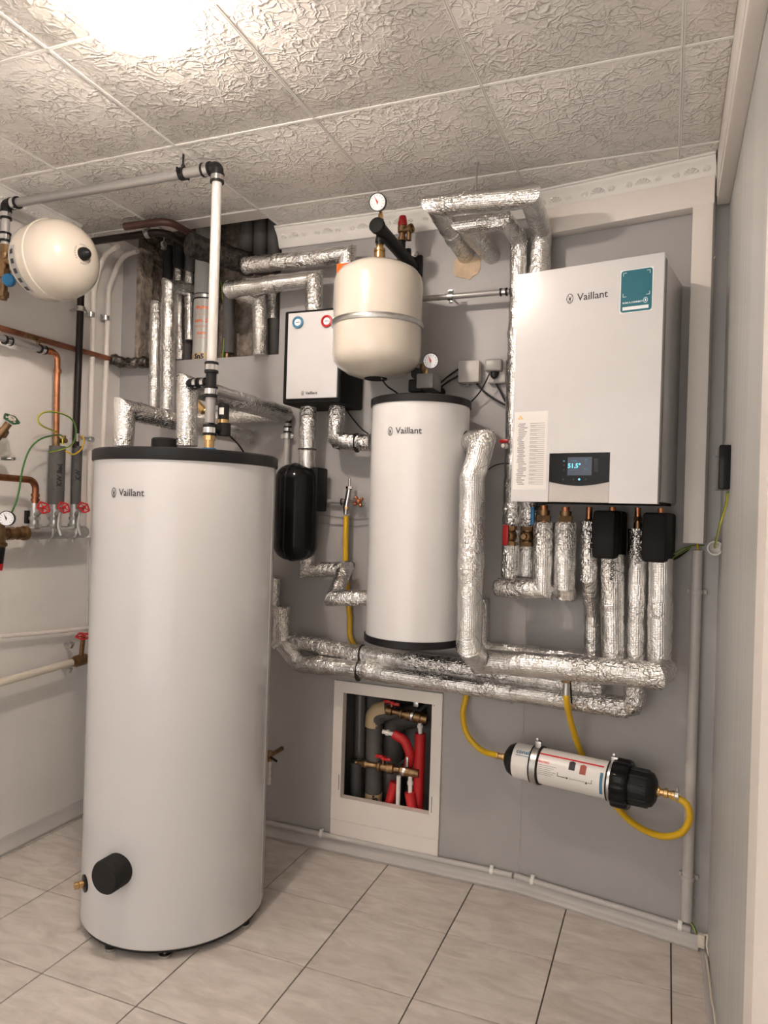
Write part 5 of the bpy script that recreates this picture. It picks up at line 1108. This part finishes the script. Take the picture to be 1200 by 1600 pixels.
tv = brassrow('lower brass valve row with a red butterfly handle inside the hatch', (-1.132, 2.635, 0.336), (-0.865, 2.635, 0.334), ((.02, .03, .006), (.16, .17, .017), (.20, .34, .011), (.36, .40, .019), (.41, .50, .014), (.51, .60, .020), (.62, .70, .013), (.72, .84, .020), (.86, 1, .017)), (-1.015, 2.635, 0.372))
mb = MB(); mb.lathe([(.018, -.005), (.022, -.005), (.022, .005), (.018, .005)], V((-0.925, 2.635, 0.334)), (1, 0, -.2), 20); mb.box(V((-0.912, 2.625, 0.376)), (.012, .01, .04), bevel=.003); part('clamp', mb, 'steel', tv)
def redsleeve(label, pts, r, R=.03, stub=None):
    t = thing('red_lagged_pipe', label, 'insulated pipe', pts[0]); mb = MB(); path_tube(mb, fillet(pts, R, 6)[0], r, 20); part('red_sleeve', mb, 'redfoam', t)
    if stub: mb = MB(); mb.cyl(stub[0], stub[1], .0085, 14); mb.cyl(V(stub[0]).lerp(V(stub[1]), .3), V(stub[0]).lerp(V(stub[1]), .5), .012, 8); part('pipe_stub', mb, 'ivorycap', t)
redsleeve('long straight red-lagged pipe at the right inside the hatch', [(-0.871, 2.655, 0.483), (-0.873, 2.655, 0.136)], .0215, stub=((-0.875, 2.655, 0.532), (-0.871, 2.655, 0.478)))
redsleeve('bent red-lagged pipe in the middle of the hatch', [(-0.975, 2.635, 0.471), (-0.929, 2.635, 0.455), (-0.903, 2.635, 0.404), (-0.928, 2.675, 0.320)], .0185, stub=((-1.021, 2.635, 0.475), (-0.967, 2.635, 0.470)))
redsleeve('short slanted red-lagged pipe at the hatch bottom left', [(-0.967, 2.645, 0.281), (-0.996, 2.635, 0.139)], .0195)
redsleeve('short red-lagged pipe at the hatch bottom right', [(-0.898, 2.625, 0.260), (-0.871, 2.625, 0.141)], .0205, stub=((-0.901, 2.635, 0.320), (-0.895, 2.625, 0.255)))
pipe('white_pipe', 'white plastic pipe hanging from the lower brass row inside the hatch', 'pipe', [(-0.941, 2.615, 0.320), (-0.941, 2.615, 0.152)], .0085, 'ivorycap')

# ============================================================ NICHE CONTENTS
NYp = 'L-.09'
t = thing('drain_pipe', 'wide pale drain pipe with orange print in the niche', 'pipe', (-1.934, 2.655, 1.989))
a = V((-1.933, 2.655, 1.955)); b_ = V((-1.936, 2.655, 2.514)); b_.x = a.x; b_.y = a.y; b_.z += .06
mb = MB(); mb.cyl(a, b_, .050, 36); part('tube', mb, 'greyduct', t)
zb1 = 2.262; mb = MB(); mb.lathe([(.0505, -.012), (.053, -.012), (.053, .012), (.0505, .012)], (a.x, a.y, zb1), (0, 0, 1), 36); part('rubber_band', mb, 'black', t)
mb = MB(); mb.lathe([(.053, -.007), (.0545, -.007), (.0545, .007), (.053, .007)], (a.x, a.y, zb1), (0, 0, 1), 36); part('steel_band', mb, 'steel', t)
an = -1.22
for v_, s_, bd in ((2.211, 'girpiuni', .022), (2.153, 'surn. 23', .022), (2.099, 'surn', .022)):
    part('lettering', text_mesh(s_, bd, oncyl((a.x, a.y), .0504, an, v_), bold=.0008, cut=.005), 'inkorange', t)
P = []
for v_ in (2.180, 2.130, 2.125, 2.077): P += [[(-.035+.008*k, v_), (-.027+.008*k, v_), (-.027+.008*k, v_+.0012), (-.035+.008*k, v_+.0012)] for k in range(8)]
part('print_lines', mapshape(oncyl((a.x, a.y), .0504, an, 0), P, .0006), 'inkorange', t)
zc_ = 1.991; mb = MB(); mb.lathe([(.0505, -.016), (.0512, -.016), (.0512, .022), (.0505, .022)], (a.x, a.y, zc_), (0, 0, 1), 36); part('tape_wrap', mb, 'tape', t)
part('marker_letters', text_mesh('Sn5', .030, oncyl((a.x, a.y), .0516, an-.15, zc_+.004), bold=.0014, cut=.005), 'ink', t)
def foam(label, pts, r, m='darkfoam'): return pipe('foam_lagged_pipe', label, 'insulated pipe', [V(p) for p in pts], r, m, seg=20)
foam('black foam pipe at the top left of the niche, over the tall foil pipe', [(-2.133, 2.645, 2.339), (-2.139, 2.645, 2.513)], .0225)
foam('black foam pipe above the second foil stub in the niche', [(-2.076, 2.645, 2.403), (-2.077, 2.645, 2.526)], .0235)
foam('dark foam pipe above the foil stub beside the drain pipe', [(-2.012, 2.645, 2.385), (-2.014, 2.645, 2.520)], .0215, 'foam')
foam('grey foam pipe foot low in the niche, left of the drain pipe', [(-2.038, 2.675, 1.978), (-2.042, 2.675, 2.097)], .0215, 'foam')
foam('grey foam pipe right of the pale riser in the niche', [(-1.821, 2.675, 2.018), (-1.824, 2.675, 2.292)], .0270, 'foam')
foam('grey foam pipe at the right edge of the niche', [(-1.572, 2.645, 1.944), (-1.578, 2.645, 2.140)], .0310, 'foam')
pipe('copper_pipe', 'brass-coloured pipe foot under the grey foam in the niche', 'pipe', [(-1.826, 2.675, 1.968), (-1.825, 2.675, 2.021)], .0150, 'oldbrass')
for lab, u in (('left dark foam pipe in the ceiling hole', 0), ('middle dark foam pipe in the ceiling hole', 1), ('right dark foam pipe in the ceiling hole', 2)):
    p = V(((-1.699, 2.615, 2.436), (-1.633, 2.615, 2.434), (-1.565, 2.615, 2.437))[u]); mb = MB(); mb.cyl(p-V((0, 0, .10)), p+V((0, 0, .20)), .030, 20); solo('foam_lagged_pipe', mb, 'foam', lab, 'insulated pipe', p-V((0, 0, .10)))
hose('green and yellow earth cable down the niche behind the pale riser', [(-1.873, 2.685, 2.342), (-1.841, 2.665, 2.220), (-1.827, 2.655, 2.104), (-1.826, 2.645, 1.967)], .0045, 'greenwire', 'cable', 'earth_wire')
# dusty duct out of the ceiling hole
t = thing('lagged_duct', 'dusty dark lagged pipe coming down from the ceiling into the niche', 'insulated pipe', (-1.659, 2.585, 2.367))
a = V((-1.757, 2.300, 2.356)); b_ = V((-1.646, 2.555, 2.356)); mb = MB(); path_tube(mb, [a, b_], .046, 24, step=.012, wob=.004, capr=(0, .012)); part('lagging', mb, 'dustduct', t)
pipe('water_pipe', 'red-brown pipe under the ceiling, above the dark one', 'pipe', [(-2.060, 2.282, 2.455), (-1.851, 2.288, 2.455), (-1.844, 2.580, 2.455)], .0145, 'brownpipe', R=.05)
t = thing('water_pipe', 'dark painted pipe under the ceiling behind the round vessel', 'pipe', (-2.280, 2.316, 2.430))
pp = [V((-2.345, 2.318, 2.430)), V((-1.888, 2.316, 2.430)), V((-1.900, 2.586, 2.430))]; mb = MB(); path_tube(mb, fillet(pp, .06, 8)[0], .0145, 18); part('tube', mb, 'blackpipe', t)
tt = thing('pipe_clamp', 'clamp on the dark pipe under the ceiling', 'clamp', pp[0].lerp(pp[1], .82)); clamp(tt, pp[0].lerp(pp[1], .82), pp[1]-pp[0], .015, (0, 0, 1), .055)
tt = thing('pipe_clamp', 'clamp on the dark pipe where it meets the dusty duct', 'clamp', pp[1].lerp(pp[2], .8)); clamp(tt, pp[1].lerp(pp[2], .8), pp[2]-pp[1], .016, (0, 0, 1), .055, 'black')
tt = thing('pipe_bracket', 'small dark bracket on the ceiling left of the niche', 'bracket', (-2.024, 2.477, 2.460)); c = V((-2.024, 2.477, 2.460)); mb = MB(); mb.cyl(c, c+V((0, 0, .03)), .003, 8); mb.lathe([(.010, -.006), (.014, -.006), (.014, .006), (.010, .006)], c-V((0, 0, .01)), (1, 0, 0), 16); mb.box(c-V((0, 0, .028)), (.02, .012, .008)); part('bracket', mb, 'steel', tt)

# ============================================================ LEFT WALL
WL = .0
# long rusty copper pipe with clip
p = [V((-2.300, 1.844, 1.964)), V((-2.300, 2.482, 1.979))]; p[1].z = p[0].z = (p[0].z+p[1].z)/2
t = thing('copper_pipe', 'long tarnished copper pipe along the left wall', 'pipe', p[1]); mb = MB(); mb.cyl((-2.300, 1.843, 1.973), (-2.300, 2.497, 1.977), .0115, 18); part('tube', mb, 'rust', t)
c = V((-2.285, 2.052, 1.967)); mb = MB(); mb.box(c, (.012, .05, .012), bevel=.002); mb.cyl(c+V((0, -.03, 0)), c+V((.016, -.03, 0)), .010, 10); mb.cyl(c+V((0, .026, -.006)), c+V((.018, .026, -.006)), .008, 10); mb.cyl(c+V((.004, .026, -.006)), c+V((.004, .026, -.030)), .006, 10); part('clip', mb, 'oldbrass', t)
foilend = foil  # crumpled dark foil muff at the corner
t = thing('foil_muff', 'crumpled dark foil muff on the copper pipe in the corner', 'insulated pipe', (-2.300, 2.497, 1.977)); mb = MB(); path_tube(mb, [(-2.290, 2.479, 1.975), (-2.262, 2.535, 1.966), (-2.142, 2.535, 1.966)], .0225, 24, step=.006, wob=.010, capr=(.006, .006)); part('foil_wrap', mb, 'darkfoil', t)
# grey composite + copper elbow down to foam sleeve
q = [V((-2.275, 1.850, 1.928)), V((-2.275, 2.080, 1.931))]
t = thing('water_pipe', 'grey pipe with black couplings and copper bend on the left wall', 'pipe', q[0]); mb = MB(); mb.cyl((-2.275, 1.850, 1.932), (-2.275, 2.092, 1.931), .0125, 18); part('tube', mb, 'alupipe', t)
dq = (q[1]-q[0]).normalized(); coupler(t, (-2.275, 1.935, 1.929), dq, .013, .03); coupler(t, (-2.275, 2.092, 1.931), dq, .013, .03)
mb = MB(); path_tube(mb, fillet([(-2.275, 2.111, 1.933), (-2.275, 2.167, 1.932), (-2.275, 2.174, 1.576)], .035, 8)[0], .0115, 18); part('copper_bend', mb, 'copper', t, 'copper bend and drop')
for v in ((-2.275, 2.170, 1.862), (-2.275, 2.132, 1.932)): 
    c = V(v); dd = V((0, 0, 1)) if v == (-2.275, 2.170, 1.862) else dq; mb = MB(); mb.cyl(c-dd*.008, c+dd*.008, .0145, 16); part('solder_ring', mb, 'copper', t)
def marker(o, body, u, size): pass
for lab, a, b, r, txt, tp in (('wide grey foam sleeve with marker writing above the valve manifold', (-2.275, 2.181, 1.331), (-2.275, 2.175, 1.564), .0310, 'KW Bad', (-2.241, 2.182, 1.449)), ('slim grey foam sleeve with marker writing above the valve manifold', (-2.275, 2.284, 1.333), (-2.275, 2.278, 1.574), .0200, 'KW', (-2.253, 2.281, 1.460))):
    a, b = V(a), V(b); t = thing('foam_lagged_pipe', lab, 'insulated pipe', a); b.x, b.y = a.x, a.y; mb = MB(); mb.cyl(a, b, r, 28); part('foam_sleeve', mb, 'foam', t)
    dirc = V((0-a.x, 0-a.y, 0)).normalized(); rg = V((-dirc.y, dirc.x, 0)); fn = oncyl((a.x, a.y), r+.0006, math.atan2(dirc.y, dirc.x)+.35, (a.z+b.z)/2)
    part('marker_letters', text_mesh(txt, .026, lambda x, y, h: fn(-y, x, h), bold=.001), 'ink', t)
pp_ = V((-2.275, 2.174, 1.587)); t = thing('pipe_fitting', 'brass earth clamp on top of the wide foam sleeve', 'clamp', pp_); mb = MB(); mb.cyl(pp_-V((0, 0, .03)), pp_+V((0, 0, .012)), .014, 10); mb.cyl(pp_+V((.0, .02, 0)), pp_+V((.03, .02, 0)), .010, 10); mb.cyl(pp_+V((.02, .02, 0)), pp_+V((.02, .02, .02)), .007, 10); part('clamp_body', mb, 'oldbrass', t)
# dark vertical pipe
pv = V((-2.275, 2.275, 1.565)); pt_ = V((-2.275, 2.279, 2.152)); pv.z = pv.z; t = thing('water_pipe', 'dark brown vertical pipe below the round vessel', 'pipe', pv)
mb = MB(); mb.cyl(pv, (-2.275, 2.279, 2.252), .0140, 18); part('tube', mb, 'blackpipe', t)
tt = thing('pipe_clamp', 'dark clamp on the brown vertical pipe under the vessel', 'clamp', (-2.275, 2.280, 2.139)); clamp(tt, (-2.275, 2.280, 2.139), (0, 0, 1), .0145, (-1, 0, 0), .058, 'steel')
# two white plastic pipes with bends at the top
for lab, pts, cp in (('left white plastic pipe running down in the corner', [(-2.169, 2.365, 2.419), (-2.300, 2.418, 2.408), (-2.307, 2.383, 2.247), (-2.307, 2.385, 1.850), (-2.307, 2.393, 1.192)], (-2.307, 2.369, 2.142)),
                     ('right white plastic pipe running down in the corner', [(-2.187, 2.505, 2.449), (-2.295, 2.528, 2.446), (-2.307, 2.469, 2.286), (-2.307, 2.467, 1.864), (-2.307, 2.460, 1.569)], (-2.307, 2.455, 2.150))):
    P = fillet(pts, .12, 8)[0]; mb = MB(); path_tube(mb, P, .0115, 18); solo('plastic_pipe', mb, 'pvc', lab, 'pipe', pts[-1])
    tt = thing('pipe_clamp', 'steel clamp on the %s' % lab.split(' running')[0], 'clamp', cp); clamp(tt, cp, (0, 0, 1), .012, (-1, 0, 0), .027)
mb = MB(); mb.cyl((-2.315, 2.402, 1.178), (-2.315, 2.412, 0.721), .0028, 8); solo('thin_wire', mb, 'pvcgrey', 'thin pale cable down the wall left of the big tank', 'cable', (-2.315, 2.412, 0.721))
# manifold
ma = V((-2.245, 2.013, 1.220)); mbb = V((-2.245, 2.313, 1.223)); mbb.z = ma.z
t = thing('valve_manifold', 'steel manifold tube with three red handwheels on the left wall', 'manifold', ma)
mb = MB(); mb.lathe([(.020, 0), (.0255, .003), (.0255, (mbb-ma).length-.01), (.020, (mbb-ma).length), (0, (mbb-ma).length+.002)], ma, mbb-ma, 28); part('header_tube', mb, 'steel', t)
for i, (c, w) in enumerate((((-2.245, 2.053, 1.271), (-2.185, 2.037, 1.318)), ((-2.245, 2.148, 1.271), (-2.185, 2.135, 1.320)), ((-2.245, 2.249, 1.271), (-2.185, 2.237, 1.322)))):
    c = V(c); base = V((c.x, c.y, ma.z+.02)); w = V(w); zt2 = ((-2.245, 2.050, 1.334), (-2.245, 2.149, 1.331), (-2.245, 2.250, 1.334))[i][2]
    mb = MB(); mb.cyl(base, base+V((0, 0, .014)), .024, 8); mb.cyl(base+V((0, 0, .014)), (base.x, base.y, zt2), .0165, 16); mb.cyl(base+V((0, 0, .03)), base+V((0, 0, .042)), .021, 8); mb.cyl((base.x, base.y, base.z+.045), w.lerp(V((base.x, base.y, base.z+.045)), .25), .011, 12); vb = part('valve', mb, 'steel', t)
    dn = (w-V((base.x, base.y, base.z+.045))).normalized(); wheel(vb, w, dn, .0235)
    if i: mb = MB(); kx = base - V((0, 0, .0)); path_tube(mb, spline([w-V((.02, 0, .02)), V((kx.x+.03, kx.y-.01, kx.z+.01)), V((kx.x+.035, kx.y+.0, kx.z-.03))], 6), .0045, 8); part('drain_tube', mb, 'clearplastic', t)
for f_ in (.38, .78):
    c = ma.lerp(mbb, f_); mb = MB(); mb.lathe([(.026, -.007), (.029, -.007), (.029, .007), (.026, .007)], c, mbb-ma, 28); mb.cyl(c-V((0, 0, .03)), c-V((0, 0, .04)), .005, 8); mb.cyl(c, V((XL, c.y, c.z)), .006, 8); part('clamp_ring', mb, 'steel', t)
mb = MB(); c = V((-2.275, 2.044, 1.280)); mb.box(c, (.014, .016, .05), bevel=.002); part('bracket', mb, 'black', t)
mb = MB(); dd = (mbb-ma).normalized(); mb.cyl(ma+dd*.004, ma-dd*.012, .027, 20); mb.cyl(ma-dd*.012, ma-dd*.04, .024, 8); mb.cyl(ma-dd*.04, ma-dd*.052, .018, 12); mb.cyl(ma-dd*.052, ma-dd*.082, .024, 8); part('reducer', mb, 'oldbrass', t)
# pressure reducer with gauge
rc = ma - dd*.130; t = thing('pressure_reducer', 'brass pressure reducer with black and red cap at the left edge', 'valve', rc-V((0, 0, .13)))
mb = MB(); mb.cyl(rc+dd*.05, rc-dd*.06, .020, 18); mb.lathe([(.018, .045), (.030, .035), (.034, .01), (.034, -.03), (.040, -.034), (.040, -.044), (.034, -.048), (.030, -.052)], rc, (0, 0, 1), 24); part('body', mb, 'oldbrass', t)
mb = MB(); mb.lathe([(.034, -.050), (.033, -.060), (.028, -.110), (.024, -.112)], rc, (.0, 0, 1), 24); part('adjuster', mb, 'black', t); mb = MB(); mb.lathe([(.028, -.108), (.029, -.110), (.026, -.132), (0, -.132)], rc, (0, 0, 1), 24); part('red_ring', mb, 'red', t)
gc = V((-2.205, 1.893, 1.276)); gauge(t, gc, (.62, -1, .02), .0275, red=False); mb = MB(); mb.cyl(rc+V((0, 0, .03)), gc+V((-.01, .012, -.01)), .008, 10); part('gauge_stem', mb, 'oldbrass', t)
# copper bend from the left into first valve
t = thing('copper_pipe', 'copper pipe bending down into the first manifold valve', 'pipe', (-2.245, 2.050, 1.334)); pts = [V((-2.245, 1.817, 1.426)), V((-2.245, 2.047, 1.417)), V((-2.245, 2.050, 1.334))]; pts[2].x, pts[2].y = V((-2.245, 2.053, 1.271)).x, V((-2.245, 2.053, 1.271)).y; pts[1].x, pts[1].y = pts[2].x, pts[2].y; pts[1].z += .004
mb = MB(); path_tube(mb, fillet(pts, .035, 8)[0], .0125, 18); part('tube', mb, 'oldcopper', t)
for c_ in (pts[2]+V((0, 0, .012)), pts[2]+V((0, 0, .03))): mb = MB(); mb.cyl(c_-V((0, 0, .006)), c_+V((0, 0, .006)), .0155, 16); part('solder_ring', mb, 'oldcopper', t)
# brass valve with green wheel
t = thing('stop_valve', 'brass stop valve with dark green handwheel on the left wall', 'valve', (-2.265, 1.900, 1.391))
g0 = V((-2.265, 1.912, 1.578)); g1 = V((-2.215, 1.910, 1.635)); mb = MB(); mb.cyl(g0+V((0, -.03, -.03)), g1.lerp(g0, .25), .013, 14); mb.cyl(g0, g0.lerp(g1, .3), .018, 8); mb.cyl(V((g0.x, g0.y-.03, g0.z-.10)), V((g0.x, g0.y-.03, g0.z+.03)), .016, 14); part('body', mb, 'oldbrass', t)
wheel(t, g1, (g1-g0), .027, 'green'); mb = MB(); mb.cyl(g1, g1+(g1-g0).normalized()*.006, .014, 16); part('wheel_disc', mb, 'cream', t)
tt = thing('pipe_clamp', 'steel clamp below the green-wheeled valve', 'clamp', (-2.285, 1.943, 1.496)); c = V((-2.285, 1.943, 1.496)); mb = MB(); mb.box(c, (.03, .05, .014), bevel=.003); mb.cyl(c+V((.01, .02, 0)), c+V((.03, .02, 0)), .006, 8); mb.cyl(c, V((XL, c.y, c.z)), .006, 8); part('clamp_body', mb, 'steel', tt)
# earth cables
hose('green-yellow earth cable looping from the foam sleeves', [(-2.215, 2.081, 1.532), (-2.215, 2.140, 1.547), (-2.205, 2.184, 1.569), (-2.215, 2.215, 1.624), (-2.215, 2.190, 1.672), (-2.215, 2.125, 1.688), (-2.225, 2.067, 1.683), (-2.225, 2.035, 1.656), (-2.225, 2.054, 1.630), (-2.245, 2.144, 1.616)], .0032, 'greenwire', 'cable', 'earth_wire')
hose('green-yellow earth cable arching down to the pressure gauge', [(-2.245, 2.178, 1.571), (-2.235, 2.161, 1.603), (-2.215, 2.091, 1.595), (-2.205, 2.023, 1.570), (-2.205, 1.981, 1.526), (-2.205, 1.955, 1.453), (-2.205, 1.939, 1.358), (-2.215, 1.922, 1.295)], .0032, 'greenwire', 'cable', 'earth_wire')
hose('short earth cable curling from the slim foam sleeve to the terminal', [(-2.245, 2.192, 1.545), (-2.235, 2.226, 1.535), (-2.235, 2.265, 1.559), (-2.245, 2.288, 1.593), (-2.255, 2.290, 1.620)], .0030, 'yellow', 'cable', 'earth_wire')
tt = thing('earth_terminal', 'chrome terminal clamp beside the dark vertical pipe', 'clamp', (-2.275, 2.329, 1.613)); c = V((-2.265, 2.304, 1.608)); mb = MB(); mb.cyl(c+V((0, -.03, 0)), c+V((0, .03, 0)), .009, 12); mb.cyl(c+V((0, .03, 0)), c+V((0, .05, 0)), .014, 16); mb.cyl(c, V((XL, c.y, c.z)), .005, 8); mb.box(c+V((0, -.03, 0)), (.02, .014, .034), bevel=.002); part('clamp_body', mb, 'chrome', tt)
# lower left: pale cable, cream pipe, valve, clips
hose('pale flexible pipe along the left wall at mid height', [(-2.305, 1.860, 0.840), (-2.305, 2.052, 0.826), (-2.305, 2.239, 0.811), (-2.305, 2.414, 0.802)], .0085, 'pvc', 'pipe', 'plastic_pipe')
a = V((-2.265, 1.833, 0.667)); b_ = V((-2.265, 2.278, 0.682)); mb = MB(); mb.cyl(a, b_, .0150, 20); solo('plastic_pipe', mb, 'cream', 'thick cream pipe running to the brass valve behind the tank', 'pipe', a)
t = thing('stop_valve', 'brass stop valve with red handwheel half behind the big tank', 'valve', b_); dd2 = (b_-a).normalized(); mb = MB(); mb.cyl(b_, b_+dd2*.02, .018, 16); mb.cyl(b_+dd2*.02, b_+dd2*.07, .024, 10); mb.cyl(b_+dd2*.07, b_+dd2*.11, .018, 12); w = V((-2.235, 2.306, 0.789)); mb.cyl(b_+dd2*.05, w, .010, 12); part('body', mb, 'oldbrass', t); wheel(t, w, (w-b_-dd2*.05), .027)
for lab, p in (('upper small steel wall hook beside the cream pipe', (-2.315, 2.308, 0.746)), ('lower small steel wall hook beneath the cream pipe', (-2.315, 2.302, 0.643))):
    c = V(p); t = thing('wall_hook', lab, 'hook', c); mb = MB(); mb.cyl((XL, c.y, c.z), (XL+.04, c.y, c.z), .0065, 10); mb.cyl((XL+.03, c.y, c.z-.008), (XL+.04, c.y, c.z+.008), .011, 12); part('bolt', mb, 'steel', t)
# small drain valve to the right of the big tank
t = thing('drain_valve', 'small brass drain valve with a black lever right of the big tank', 'valve', (-1.472, 2.535, 0.330)); c = V((-1.441, 2.485, 0.360)); mb = MB(); mb.cyl(c+V((0, 0, .02)), c-V((0, 0, .02)), .011, 12); mb.cyl(c, V((c.x, YL, c.z)), .009, 12); ball(mb, c, .014); part('body', mb, 'oldbrass', t); mb = MB(); mb.box(c+V((.025, -.01, -.006)), (.035, .008, .008), Matrix.Rotation(.4, 3, 'Y'), bevel=.002); part('lever', mb, 'black', t)
mb = MB(); path_tube(mb, [V((c.x, c.y, c.z-.02)), (-1.443, 2.485, 0.248)], .010, 14, step=.006, wob=.006); part('plastic_sleeve', mb, 'clearplastic', t)
# ochre plaster patch where the foil loop enters the wall
mb = MB(); c = V((-0.720, 2.585, 2.273)); P = []
for k in range(18):
    a = 2*math.pi*k/18; r = 1+.25*noise.noise(V((math.cos(a)*2, math.sin(a)*2, 7))); P.append((c.x+.052*r*math.cos(a), YL-.0003, c.z-.012+.045*r*math.sin(a)))
mb.prism(P, (0, -1, 0), .0025); struct('plaster_patch', mb, 'patch', label='ochre plaster patch where the foil loop enters the wall')
